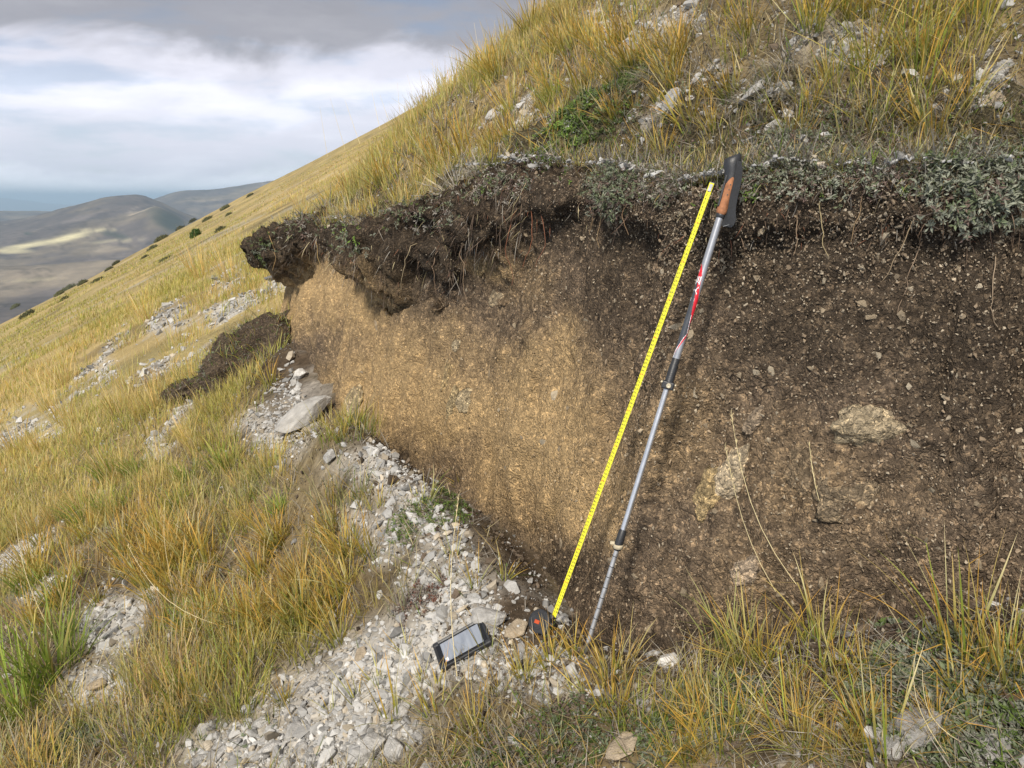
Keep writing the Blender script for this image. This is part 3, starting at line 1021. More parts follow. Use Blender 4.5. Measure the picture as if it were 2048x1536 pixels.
def put_stone(px, py, wpx, label, k=None, flat=None, heading=None, tilt=None, group=None, sink=.25, pos=None, aspect=1.0):
    if pos is None:
        pos, kk = cast(px, py)
        kk = np.linalg.norm(pos)
        size = wpx / FPX * kk / 2
    else:
        size = wpx
    k = random.randrange(len(STONE_ME)) if k is None else k
    o = bpy.data.objects.new('stone', STONE_ME[k])
    COL.objects.link(o)
    nrm = Vector(surf_normal(pos[0], pos[1], .08))
    q = Vector((0, 0, 1)).rotation_difference(nrm)
    hd = random.uniform(0, 6.28) if heading is None else heading
    q = q @ Quaternion((1, 0, 0), random.gauss(0, .25) if tilt is None else tilt) @ Quaternion((0, 0, 1), hd)
    o.rotation_mode = 'QUATERNION'; o.rotation_quaternion = q
    fl = random.uniform(.8, 1.1) if flat is None else flat
    o.scale = (size, size * aspect, size * fl)
    o.location = Vector(pos) + nrm * size * (.5 - sink) * .8
    tag(o, label, 'stone', group)
    return o


NAMED_STONES = [
    (985, 1240, 88, 'long whitish limestone block between the phone and the tape measure', 3, .85, .1),
    (877, 1236, 30, 'upright squarish white stone just above the phone', 1, 1.1, .6),
    (905, 1243, 26, 'small knobbly cream stone behind the long white block by the phone', 2, 1.1, .2),
    (1035, 1265, 62, 'dull beige rounded stone touching the black tape case', 4, .9, .3),
    (612, 850, 118, 'large flat grey slab tilted up below the far soil bank', 5, .5, .55),
    (600, 755, 40, 'pale block on scree at the foot of the bank', 6, .9, .2),
    (668, 912, 46, 'grey rounded stone at the left edge of the gravel ridge', 7, .9, 1.1),
    (765, 874, 20, 'small white stone topping the gravel ridge', 8, 1.0, .3),
    (788, 910, 30, 'pale lump beside the dry cushion plant on the gravel ridge', 9, .9, 1.5),
    (875, 952, 16, 'round white pebble near the top of the dark ridge flank', 10, 1.0, .2),
    (1085, 245, 46, 'white rounded stone on the upper slope beside the green mat', 11, 1.2, .4),
    (1350, 208, 90, 'pale flat rock on the upper slope above the tape', 12, .7, .2),
    (1335, 232, 34, 'grey stone tucked under the pale flat rock', 0, .8, 1.0),
    (1398, 137, 14, 'tiny round white stone among grass above the tape', 2, 1.2, .1),
    (1203, 327, 26, 'white stone at the brink of the soil bank', 3, 1.0, .3),
    (1510, 195, 100, 'broad grey rock plate above the pole grip', 5, .45, .4),
    (1545, 270, 84, 'bright white broken rock just right of the pole grip', 1, .8, .2),
    (1565, 180, 34, 'small slanting grey stone behind the rock plate', 7, .7, .9),
    (1690, 95, 44, 'pale stone in tangled dry grass near the top edge', 6, .8, 1.2),
    (1985, 215, 90, 'large pale rock half hidden by grass at the right edge', 9, .9, .5),
    (1970, 175, 40, 'whitish stone behind the rock at the right edge', 10, .9, .1),
    (1835, 1468, 100, 'large pale grey stone among herbs at bottom right', 11, .8, .2),
    (1785, 1500, 66, 'blunt grey stone left of the large pale one at bottom right', 13, .9, 1.0),
    (1995, 1505, 70, 'smooth bluish grey stone in the bottom right corner', 8, .7, .4),
    (1287, 1408, 34, 'lone white stone on the dark earth at bottom centre', 3, 1.0, .3),
    (1250, 1500, 84, 'flat brown stone at the bottom edge', 4, .45, .2),
    (1640, 1275, 28, 'small pinkish stone under the orange grass on the right', 9, .9, .7),
    (1700, 1275, 30, 'pale chip among orange grass on the right', 12, .6, .3),
    (745, 1508, 84, 'big white angular stone at the bottom edge', 6, .85, .5),
    (797, 1506, 64, 'upright grey stone next to the big white one at the bottom', 7, 1.0, 1.2),
    (545, 1500, 52, 'whitish wedge of rock in the bottom gravel', 1, .8, .6),
    (500, 1420, 34, 'pale angular stone beside the small orange tuft', 3, .9, .3),
    (590, 1465, 44, 'flat light stone in the bottom gravel patch', 12, .55, 1.0),
    (805, 1425, 40, 'pointed white stone below the phone', 10, 1.0, .3),
    (725, 1312, 40, 'pale yellowish stone left of the phone', 4, .9, .9),
    (200, 1375, 50, 'lichen spotted stone beside the left green tussock', 9, .8, .2),
    (420, 1400, 36, 'grey upright stone behind the small dark green tuft', 13, 1.1, .7),
]
for px, py, w, lab, k, fl, hd in NAMED_STONES:
    if k == 4 and 'brown' not in lab and 'beige' not in lab:
        k = 4
    big = 'slab' in lab
    put_stone(px, py, w * (1.0 if py > 400 else .72) * (1.0 if not big else 1.2), lab, k % 14, fl, hd, .35 if big else None, sink=.12, aspect=.55 if big else 1.0)


def build_loose_stones():
    """single stones one can pick out of the rubble, largest first"""
    zones = [
        ('limestone fragment lying in the gravel around the phone', 'loose stones around the phone', (600, 1120, 1120, 1420), 70, (10, 30)),
        ('limestone fragment in the gravel along the bottom edge', 'loose stones along the bottom edge', (280, 1420, 900, 1535), 50, (14, 40)),
        ('white limestone chip on the gravel ridge before the bank', 'chips on the gravel ridge', (660, 880, 960, 1110), 45, (8, 22)),
        ('pale stone on the scree at the far end of the bank', 'stones on the far scree', (530, 640, 680, 900), 26, (8, 22)),
        ('stone in the gravel strip beside the left tussocks', 'stones in the left gravel strip', (120, 1180, 330, 1420), 26, (8, 26)),
        ('pale stone lying in the turf of the upper slope', 'stones on the upper slope', (940, 10, 2040, 330), 95, (12, 42)),
    ]
    for lab, grp, (x0, y0, x1, y1), n, (a, b) in zones:
        done = 0; tries = 0
        while done < n and tries < n * 8:
            tries += 1
            px = random.uniform(x0, x1); py = random.uniform(y0, y1)
            p, kk = cast(px, py, .9, 16)
            g, d = masks(p[0:1], p[1:2], p[2:3])
            sd, h, lip = trace_sd(p[0:1], p[1:2])
            if kk > 13 or g[0] < (.35 if py > 400 else .2) or (-.12 < sd[0] < .5 and h[0] > .1):
                continue
            w = a + (b - a) * random.random() ** 2.2
            put_stone(px, py, w, lab, group=grp, pos=p if False else None)
            done += 1


build_loose_stones()

# ------------------------------------------------------------------ stones set in the bank
def build_bank_stones():
    vis = np.nonzero(FACING & (BVF > .8) & (BVF < 8.5) & (BPX > 480) & (BPX < 2250) & (BPY > 330) & (BPY < 1500))[0]
    P2 = BP2[vis]
    wgt = 1 / BF[vis] ** 2 * np.where(BPX[vis] > 1000, 1.0, .75)
    # area weight: samples are denser per metre near the camera already
    wgt = wgt / wgt.sum()
    n = 24000
    idx = RNG.choice(vis, n, p=wgt)
    size = np.minimum(.0016 + .0011 * np.exp(RNG.normal(0, .65, n)), .008) * (1 + .12 * BF[idx])
    jit = RNG.normal(0, .004, (n, 3))
    pos = BP2[idx] + jit + BN2[idx] * (size * .15)[:, None]
    oc = BI['oc'].ravel()[idx]; dk = BI['dk'].ravel()[idx]
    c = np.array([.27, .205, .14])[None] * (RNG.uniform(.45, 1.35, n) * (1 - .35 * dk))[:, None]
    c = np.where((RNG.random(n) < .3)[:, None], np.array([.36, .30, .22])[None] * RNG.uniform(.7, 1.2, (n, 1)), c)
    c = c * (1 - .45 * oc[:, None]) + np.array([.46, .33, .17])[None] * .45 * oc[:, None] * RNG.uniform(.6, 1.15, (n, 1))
    me = scatter_mesh('grit', pos, size, c, PROTO_S, tilt=1.5)
    obj('grit', me, MAT['pebble'], parent=bank, kind='stuff')
    # the larger clasts, one by one
    meshes = []
    for i in range(10):
        v, f = hull_proto(500 + i, 13, .6)
        t = (.30, .24, .165) if i % 3 else (.40, .34, .25)
        cc = np.tile(np.array(t), (len(v), 1)) * (.8 + .05 * i)
        m = mesh_from('stone', v, tris=f, cols=cc); m.materials.append(MAT['stone'])
        meshes.append(m)
    idx = RNG.choice(vis, 280, p=wgt)
    for j, k in enumerate(idx):
        s = random.uniform(.006, .0125) * (1 + .12 * BF[k]) * (1.9 if random.random() < .12 else 1)
        o = bpy.data.objects.new('stone', meshes[j % 10]); COL.objects.link(o)
        o.parent = bank
        o.location = BP2[k] - BN2[k] * s * .25
        o.rotation_euler = (random.uniform(0, 6), random.uniform(0, 6), random.uniform(0, 6))
        o.scale = (s * random.uniform(.8, 1.3), s * random.uniform(.8, 1.2), s)
    # pale weathered bedrock showing through
    rock = [(1742, 862, 66, 40, -5, (.50, .41, .28)), (1455, 955, 36, 78, 25, (.62, .51, .36)), (1415, 985, 26, 56, 5, (.50, .38, .21)), (1492, 1135, 32, 36, 20, (.50, .40, .30)), (1508, 845, 14, 34, 25, (.42, .33, .24)),
            (893, 745, 15, 50, -15, (.45, .34, .19)), (905, 810, 12, 44, 15, (.46, .36, .21)), (938, 805, 26, 26, 10, (.52, .42, .27)), (915, 690, 12, 18, 15, (.46, .38, .26)), (706, 800, 26, 34, 10, (.50, .40, .25)), (1000, 590, 20, 26, 10, (.36, .29, .20)),
            (955, 530, 36, 20, 0, (.42, .31, .17)), (1310, 540, 9, 11, 0, (.33, .25, .18)), (1600, 935, 40, 46, 0, (.31, .235, .155)), (1700, 990, 60, 50, 0, (.30, .235, .16))]
    for j, (px, py, rx, ry, an, c) in enumerate(rock):
        p, nn = on_bank(px, py)
        kk = np.linalg.norm(p)
        bm = bmesh.new()
        bmesh.ops.create_icosphere(bm, subdivisions=4, radius=1.0)
        v = np.array([q.co[:] for q in bm.verts])
        nz = fbm3(v[:, 0] * 1.6 + j * 7, v[:, 1] * 1.6, v[:, 2] * 1.6, 4, 601)
        nz2 = fbm3(v[:, 0] * 9 + j * 7, v[:, 1] * 9, v[:, 2] * 3, 3, 611)
        v = v * (.45 + 1.0 * nz + .22 * (nz2 - .5))[:, None]
        nV = Vector(nn); right = Vector((nn[1], -nn[0], 0)).normalized() * -1
        if right.x < 0: right = -right
        up = nV.cross(right)
        if up.z < 0: up = -up
        a = RAD(an)
        r2 = right * math.cos(a) - up * math.sin(a); u2 = up * math.cos(a) + right * math.sin(a)
        sx = rx / FPX * kk; sy = ry / FPX * kk; sn = min(sx, sy) * (.75 if j < 4 else .18 if rx > 16 else .7)
        w = np.outer(v[:, 0], np.array(r2)) * sx + np.outer(v[:, 1], np.array(u2)) * sy + np.outer(v[:, 2], np.array(nV)) * sn
        w = w + p - nn * sn * (.30 if j < 4 else .42)
        F = np.array([[q.index for q in f.verts] for f in bm.faces]); bm.free()
        ccol = np.array(c)[None] * (.74 if j < 4 else .72) * (.35 + 1.3 * nz2[:, None])
        o = obj('bedrock_knob', mesh_from('bedrock_knob', w, tris=F, cols=np.clip(ccol, .02, .8), smooth=True), MAT['soil'], parent=bank)


build_bank_stones()

# ------------------------------------------------------------------ grass
GOLD = np.array([.74, .54, .20]); STRAW = np.array([.76, .64, .37]); ORANGE = np.array([.74, .39, .085]); GREEN = np.array([.17, .245, .035]); LIME = np.array([.38, .42, .075]); GREY = np.array([.46, .42, .36])


def blades(base, az, lean, curl, length, width, c0, c1, seg=4, kinked=0.0):
    """tapered bent blades; base (n,3), colours at foot and tip"""
    n = len(base)
    d = np.stack([np.cos(az), np.sin(az), np.zeros(n)], -1)
    side = np.stack([-np.sin(az), np.cos(az), np.zeros(n)], -1)
    tw = RNG.uniform(-.9, .9, n)[:, None]
    side = side * np.cos(tw) + d * np.sin(tw)
    p = base.copy()
    V = []; Cc = []
    kink = (RNG.random(n) < kinked) * RNG.uniform(.5, 1.7, n); tk = RNG.uniform(.4, .85, n)
    for i in range(seg + 1):
        t = i / seg
        w = width * (1 - t ** 1.6) * (.7 + .6 * min(t * 3, 1)) * .5
        cc = c0 * (1 - t) + c1 * t
        if i < seg:
            V.append(np.stack([p - side * w[:, None], p + side * w[:, None]], 1)); Cc.append(np.stack([cc, cc], 1))
        else:
            V.append(p[:, None]); Cc.append(cc[:, None])
        th = lean + curl * (t + .5 / seg) + kink * (t > tk)
        st = (length / seg)[:, None]
        p = p + st * (d * np.sin(th)[:, None] + np.array([0, 0, 1.0]) * np.cos(th)[:, None])
    V = np.concatenate(V, 1); Cc = np.concatenate(Cc, 1)
    m = V.shape[1]
    q = np.array([[2 * i, 2 * i + 1, 2 * i + 3, 2 * i + 2] for i in range(seg - 1)])
    t3 = np.array([[2 * seg - 2, 2 * seg - 1, 2 * seg]])
    off = (np.arange(n) * m)[:, None, None]
    return V.reshape(-1, 3), (q[None] + off).reshape(-1, 4) if seg > 1 else np.zeros((0, 4), int), (t3[None] + off).reshape(-1, 3), Cc.reshape(-1, 3)


def blades_mesh(name, *a, **k):
    v, q, t, c = blades(*a, **k)
    return mesh_from(name, v, quads=q, tris=t, cols=np.clip(c, .01, .9), smooth=False)


def pick(n, cols, w):
    return np.array(cols)[RNG.choice(len(cols), n, p=np.array(w) / sum(w))]


def grass_field(name, label, ntuft, per, rmin, rmax, seg, azmax=45, short=1.0):
    x, y, r = sample_ground(ntuft, rmin, rmax, azmax)
    z = height(x, y)
    g, d = masks(x, y, z)
    sd, h, lip = trace_sd(x, y)
    cl = fbm2(x / (.35 + .05 * r), y / (.35 + .05 * r), 3, 701)
    prob = np.clip(1.12 - 1.9 * g - .8 * d, .015, 1) * (.05 + .95 * sstep(.40, .54, cl) if rmax < 10 else sstep(.26, .46, cl))
    upper = (sd > .3)
    prob = np.where(upper & (y < 4.5) & (x > -.5), prob * .12, np.where(upper, prob * .7, prob))
    prob = np.where((sd > -.16) & (sd < .40) & (h > .1), 0, prob)
    px, py, f = project(x, y, z)
    prob = np.where((px > 1120) & (py > 1120) & (sd < .1), prob * .12, prob)
    keep = RNG.random(ntuft) < prob
    x, y, z, r = x[keep], y[keep], z[keep], r[keep]
    n0 = len(x)
    kind = fbm2(x / (.8 + .1 * r), y / (.8 + .1 * r), 3, 711)
    tl = RNG.uniform(.45, 1.25, n0) * (.30 + 1.35 * kind) * short
    ti = np.repeat(np.arange(n0), per)
    n = len(ti)
    rad = (.022 + .013 * r[ti]) * np.sqrt(RNG.random(n)) * 1.2
    a = RNG.uniform(0, 2 * np.pi, n)
    bx = x[ti] + rad * np.cos(a); by = y[ti] + rad * np.sin(a)
    # z offset of the local slope, cheap
    bz = z[ti] + SLOPE * ((bx - x[ti]) * UX + (by - y[ti]) * UY) - .006
    az = a + RNG.normal(0, .6, n)
    # lean with the slope: the drooping side points downhill
    lean = RNG.uniform(.03, .42, n); curl = np.abs(RNG.normal(.35, .45, n))
    length = (.100 + .03 * np.minimum(r[ti], 5) / 5) * tl[ti] * RNG.uniform(.5, 1.4, n) * (1.25 + .1 * np.minimum(r[ti], 12) / 12)
    width = (.0016 + .00062 * r[ti]) * RNG.uniform(.6, 1.3, n)
    fm = sstep(3.2, 8, r[ti])[:, None]
    kk = sstep(.36, .58, fbm2(x / (.5 + .08 * r), y / (.5 + .08 * r), 3, 717)[ti] + .25 * (RNG.random(n) - .5))[:, None]
    tip_near = .65 * pick(n0, [ORANGE, ORANGE * .75, GOLD, STRAW, LIME, GREY, GREEN * 1.4], [4, 1.5, 2.4, 2.2, 1.6, 1.6, 1.2])[ti] + .35 * pick(n, [ORANGE, GOLD, STRAW, LIME, GREY], [4, 3, 3, 1, 1.5])
    tip_far = .6 * pick(n0, [GOLD, STRAW, ORANGE, LIME, GOLD * .6, GREEN * 1.6], [4, 4, 1.2, 1.6, 1.6, .8])[ti] + .4 * pick(n, [GOLD, STRAW, ORANGE, LIME], [5, 3.6, 1.2, 1.2])
    tip = tip_near * (1 - fm) + tip_far * fm
    foot_n = pick(n0, [GREEN, LIME, GOLD * .8, GREY * .6], [3, 2.4, 2, 2])[ti]
    foot_f = pick(n, [LIME, GOLD * .75, GREEN * 1.3], [2, 4, 1])
    foot = foot_n * (1 - fm) + foot_f * fm
    tip = tip * (1 - .40 * kk) + LIME * .9 * .40 * kk
    foot = foot * (1 - .4 * kk) + GREEN * .4 * kk
    bright = RNG.uniform(.75, 1.2, (n, 1))
    me = blades_mesh(name, np.stack([bx, by, bz], -1), az, lean, curl, length, width, foot * bright, tip * bright, seg=seg, kinked=.15)
    return obj(name, me, MAT['grass'], kind='stuff', label=label, cat='grass')


grass_field('grass', 'fine golden grass covering the near slope', 4300, 30, 1.5, 6.5, 3)
grass_field('grass', 'golden meadow grass covering the middle distance of the slope', 10500, 18, 6.0, 26, 2, 42)
grass_field('grass', 'straw coloured grass on the far hillside', 15000, 7, 22, 110, 2, 42, short=1.0)


def upper_turf():
    x, y, z, sd = sample_upper(5200, .16, 3.4, 1.8)
    g, d = masks(x, y, z)
    cl = fbm2(x / .22, y / .22, 3, 741)
    keep = RNG.random(len(x)) < np.clip(1.0 - 1.3 * g - .55 * d, .05, 1) * (.03 + .97 * sstep(.44, .58, cl)) * (.30 + .70 * sstep(.05, .5, sd)) * (1 - .45 * sstep(1000, 1300, project(x, y, z)[0]))
    x, y, z, sd = x[keep], y[keep], z[keep], sd[keep]
    n0 = len(x); per = 17
    px, py, f = project(x, y, z)
    ti = np.repeat(np.arange(n0), per); n = len(ti)
    a = RNG.uniform(0, 6.28, n); rad = .035 * np.sqrt(RNG.random(n))
    bx = x[ti] + rad * np.cos(a); by = y[ti] + rad * np.sin(a); bz = z[ti] + .6 * rad * (np.cos(a) * UX + np.sin(a) * UY) - .006
    r = np.hypot(bx, by)
    tl = RNG.uniform(.5, 1.2, n0) * (.7 + .5 * sstep(1500, 1000, px))
    kd = sstep(.35, .65, fbm2(x / .5, y / .5, 2, 751))[ti][:, None]
    rgt = sstep(1250, 1600, px)[ti][:, None]
    tip = pick(n, [ORANGE, GOLD, STRAW, LIME], [3, 4, 3, 1]) * (1 - kd * .25) + LIME * .25 * kd
    gry = pick(n, [GREY, GREY * .7, STRAW * .8, GOLD * .8], [3, 2, 2, 2])
    tip = tip * (1 - .6 * rgt) + gry * .6 * rgt
    foot = pick(n, [GREEN, LIME, GOLD * .7, GREY * .6], [2, 2, 3, 2])
    b = RNG.uniform(.75, 1.2, (n, 1))
    me = blades_mesh('grass', np.stack([bx, by, bz], -1), a + RNG.normal(0, .6, n), RNG.uniform(.03, .5, n) + .45 * rgt[:, 0] * RNG.random(n), np.abs(RNG.normal(.3, .45, n)), (.085 + .04 * sstep(1150, 850, px))[ti] * tl[ti] * RNG.uniform(.5, 1.4, n), (.0012 + .0006 * r) * RNG.uniform(.6, 1.3, n), foot * b, tip * b, seg=3)
    obj('grass', me, MAT['grass'], kind='stuff', label='golden grass growing on the turf above the bank', cat='grass')
    # short dead stalks and gravel of the same turf
    x, y, z, sd = sample_upper(26000, .06, 3.0, 2.2)
    g, d = masks(x, y, z)
    keep = RNG.random(len(x)) < np.clip(.9 - .8 * g, .1, 1)
    x, y, z = x[keep], y[keep], z[keep]; n = len(x); r = np.hypot(x, y)
    c = pick(n, [GREY, STRAW * .7, GREY * .55, GREEN, GREY * .3], [3, 1.5, 3, 1.5, 2.4]) * RNG.uniform(.6, 1.15, (n, 1))
    me = blades_mesh('dry_grass', np.stack([x, y, z + .003], -1), RNG.uniform(0, 6.28, n), RNG.uniform(.3, 1.5, n), RNG.uniform(-.2, .9, n), RNG.uniform(.03, .11, n), (.0012 + .0006 * r), c * .8, c, seg=3)
    obj('dry_grass', me, MAT['grass'], kind='stuff', label='dead grass matted over the turf above the bank', cat='dry grass')
    x, y, z, sd = sample_upper(52000, .06, 2.8, 1.9)
    g, d = masks(x, y, z)
    keep = RNG.random(len(x)) < np.clip(g * 1.8 - .12, .22, 1)
    x, y, z = x[keep], y[keep], z[keep]; n = len(x)
    size = np.minimum(.0035 * np.exp(np.abs(RNG.normal(0, .7, n))), .022)
    me = scatter_mesh('gravel', np.stack([x, y, z + size * .3], -1), size, stone_cols(n, .92), PROTO_S)
    obj('gravel', me, MAT['pebble'], kind='stuff', label='limestone gravel showing in the turf above the bank', cat='gravel')


upper_turf()


def dry_litter():
    """short dead grass lying between the tussocks"""
    x, y, r = sample_ground(80000, 1.1, 9, 45)
    z = height(x, y)
    g, d = masks(x, y, z); sd, h, lip = trace_sd(x, y)
    ppx, ppy, _f = project(x, y, z)
    keep = (RNG.random(len(x)) < np.clip(.95 - 1.2 * g - .25 * d, .04, 1) * np.where((ppx > 1120) & (ppy > 1120), .35, 1)) & ~((sd > -.2) & (sd < .40) & (h > .1))
    x, y, z, r = x[keep], y[keep], z[keep], r[keep]
    n = len(x)
    c = pick(n, [GREY, STRAW * .8, GOLD * .7, GREY * .6, GREEN], [3, 3, 2, 2, 1.2]) * RNG.uniform(.6, 1.15, (n, 1))
    az = RNG.uniform(0, 6.28, n)
    me = blades_mesh('dry_grass', np.stack([x, y, z + .004], -1), az, RNG.uniform(.5, 1.45, n), RNG.uniform(-.2, .7, n), RNG.uniform(.03, .13, n), (.0014 + .0006 * r), c * .8, c, seg=3, kinked=.3)
    obj('dry_grass', me, MAT['grass'], kind='stuff', label='matted dead grass lying between the tussocks', cat='dry grass')


dry_litter()

# tussocks that stand out ------------------------------------------
def tuft_mesh(seed, nb, L, w, foot, tip, spread=.035, lean=(.05, .55), curl=(.1, .9), seg=5):
    r = np.random.default_rng(seed)
    a = r.uniform(0, 6.28, nb); rad = spread * np.sqrt(r.random(nb))
    base = np.stack([rad * np.cos(a), rad * np.sin(a), np.full(nb, -.012)], -1)
    f = np.array([f for f, _ in foot]); fw = np.array([q for _, q in foot], float); t = np.array([f for f, _ in tip]); tw = np.array([q for _, q in tip], float)
    c0 = f[r.choice(len(f), nb, p=fw / fw.sum())] * r.uniform(.8, 1.2, (nb, 1)); c1 = t[r.choice(len(t), nb, p=tw / tw.sum())] * r.uniform(.8, 1.2, (nb, 1))
    me = blades_mesh('grass_tuft', base, a + r.normal(0, .5, nb), r.uniform(*lean, nb), r.uniform(*curl, nb), L * r.uniform(.45, 1.15, nb), w * r.uniform(.35, 1.25, nb), c0, c1, seg=seg, kinked=.22)
    me.materials.append(MAT['tuft'])
    return me


TUFTS = {
    'orange': [tuft_mesh(800 + i, 46, .20, .0042, [(GREEN * .9, 4), (LIME * .8, 1.5)], [(ORANGE, 5), (ORANGE * .75, 1.5), (GOLD, 1.5), (STRAW, 1)]) for i in range(5)],
    'green': [tuft_mesh(820 + i, 95, .21, .0042, [(GREEN, 4), (GREEN * .7, 2)], [(LIME, 4), (GREEN * 1.5, 3), (GOLD, 1.4)], spread=.05) for i in range(3)],
    'gold': [tuft_mesh(840 + i, 85, .27, .0026, [(LIME, 2), (GOLD * .8, 3)], [(GOLD, 4), (STRAW, 4), (ORANGE, 1)], spread=.05, lean=(.02, .45), curl=(.05, .7)) for i in range(4)],
    'tall': [tuft_mesh(860 + i, 30 + 5 * i, .28, .0046, [(GREEN * .9, 5), (LIME * .8, 1.5)], [(ORANGE * 1.08, 6), (GOLD, 2), (STRAW, 1.2), (LIME, .8)], spread=.045, lean=(.0, .75), curl=(-.2, .9), seg=7) for i in range(5)],
    'grey': [tuft_mesh(880 + i, 90, .16, .0026, [(GREY * .8, 3), (GREY * .5, 2)], [(GREY * 1.1, 3), (STRAW * .9, 2)], spread=.04, lean=(.5, 1.2), curl=(.4, 1.5), seg=5) for i in range(4)],
    'sparse': [tuft_mesh(900 + i, 14, .15, .0036, [(GREEN, 3), (LIME, 2)], [(ORANGE, 3), (STRAW, 3)], spread=.02, lean=(.05, .7), curl=(.0, .8)) for i in range(4)],
}


def put_tuft(kind, px, py, hpx, label, group=None, pos=None, tilt=None, k=None, name='grass_tuft'):
    if pos is None:
        pos, kk = cast(px, py)
    dist = float(np.linalg.norm(pos))
    nat = {'orange': .17, 'green': .18, 'gold': .24, 'tall': .24, 'grey': .12, 'sparse': .13}[kind]
    s = hpx / FPX * dist / nat if hpx else 1.0
    ms = TUFTS[kind]
    o = bpy.data.objects.new(name, ms[random.randrange(len(ms)) if k is None else k % len(ms)])
    COL.objects.link(o)
    o.location = Vector(pos)
    nrm = Vector(surf_normal(pos[0], pos[1], .1)).lerp(Vector((0, 0, 1)), .6).normalized()
    o.rotation_mode = 'QUATERNION'
    o.rotation_quaternion = Vector((0, 0, 1)).rotation_difference(nrm) @ Quaternion((0, 0, 1), random.uniform(0, 6.28))
    o.scale = (s, s, s)
    tag(o, label, 'grass', group)
    return o


NAMED_TUFTS = [
    ('green', 110, 1350, 150, 'big bright green tussock at the left edge'), ('green', 40, 1430, 150, 'green tussock in the lower left corner'), ('green', 365, 1400, 80, 'small dark green tuft above the bottom gravel'),
    ('orange', 570, 1410, 60, 'small orange tuft standing alone in the bottom gravel'), ('orange', 600, 1230, 110, 'thick orange green tussock beside the phone gravel'), ('orange', 500, 1250, 110, 'orange tussock spilling over the gravel path'),
    ('orange', 740, 1110, 90, 'orange tipped tuft at the left foot of the gravel ridge'), ('sparse', 920, 970, 60, 'thin green shoots at the brink of the gravel ridge'), ('sparse', 720, 990, 60, 'thin orange shoots on the left of the gravel ridge'),
    ('orange', 935, 325, 120, 'bright orange tuft on the upper slope near the bank edge'), ('orange', 880, 345, 115, 'orange tuft hanging over the dark overhang'), ('green', 1105, 205, 60, 'dark green tussock on the upper slope'),
    ('orange', 1160, 190, 100, 'tall orange tuft behind the dark green tussock'), ('orange', 1380, 250, 110, 'yellow orange tuft above the tape hook'), ('orange', 1265, 130, 90, 'golden orange tuft high on the upper slope'),
    ('tall', 1590, 280, 100, 'stiff yellow tuft above the pole grip'), ('tall', 1870, 290, 140, 'tall yellow green tuft above the silver herb mat'), ('tall', 1830, 170, 150, 'tall tuft near the top right corner'), ('tall', 1660, 170, 90, 'single stiff tuft in grey dry grass'),
    ('tall', 1940, 90, 150, 'dense tuft in the upper right corner'), ('tall', 1740, 130, 140, 'leaning orange green tuft above the bank on the right'),
    ('tall', 1640, 1280, 140, 'orange tuft in front of the bank beside the dark earth'), ('tall', 1790, 1130, 120, 'tuft with red tips growing at the foot of the bank'), ('tall', 1920, 1300, 190, 'broad bladed tuft at lower right'), ('tall', 1995, 1340, 170, 'tall tuft at the right edge of the foreground'),
    ('tall', 1500, 1330, 150, 'spiky orange tuft left of the lower herb mat'), ('tall', 1580, 1480, 150, 'green and orange tuft near the bottom right'), ('tall', 1760, 1510, 180, 'long bladed tuft at the bottom right edge'), ('tall', 1440, 1500, 160, 'arching tuft at the bottom edge right of centre'),
    ('orange', 1220, 1360, 110, 'orange tuft at the tip of the trekking pole'), ('orange', 1100, 1330, 90, 'orange tuft below the tape measure'), ('orange', 1050, 1360, 80, 'orange tuft right of the phone'), ('orange', 1150, 1310, 80, 'orange shoots between the tape and the pole'),
    ('orange', 1225, 1430, 120, 'orange green tuft below the pole tip'), ('orange', 950, 1480, 110, 'green tuft at the bottom centre'), ('sparse', 780, 1440, 120, 'thin shoots left of the bottom centre'), ('sparse', 870, 1430, 110, 'thin green shoots below the phone'),
    ('gold', 460, 560, 90, 'tall golden tussock on the slope beside the far end of the bank'), ('gold', 400, 555, 90, 'feathery golden tussock on the left slope'), ('gold', 290, 640, 70, 'pale straw tussock on the left slope'),
    ('orange', 540, 770, 60, 'orange grass hanging from the slumped turf block'), ('orange', 680, 880, 50, 'orange grass at the left foot of the bank'), ('gold', 700, 400, 60, 'golden grass on top of the far overhang'), ('gold', 600, 420, 50, 'golden grass at the far end of the overhang'),
    ('grey', 1310, 335, 60, 'grey dead grass hanging over the edge left of the tape'), ('grey', 1350, 320, 70, 'matted grey grass drooping at the tape hook'), ('grey', 1420, 300, 50, 'dry grey tuft beside the pole grip'),
    ('grey', 1700, 60, 80, 'tangled grey grass near the top edge'), ('grey', 1580, 130, 70, 'grey grass mat above the rock plate'), ('grey', 1760, 230, 70, 'grey drooping grass above the right overhang'), ('grey', 1900, 1440, 90, 'pale dead grass among the lower right herbs'), ('grey', 1560, 1400, 70, 'dead grey grass on the dark earth'),
]
for kd, px, py, hp, lab in NAMED_TUFTS:
    put_tuft(kd, px, py, hp, lab)

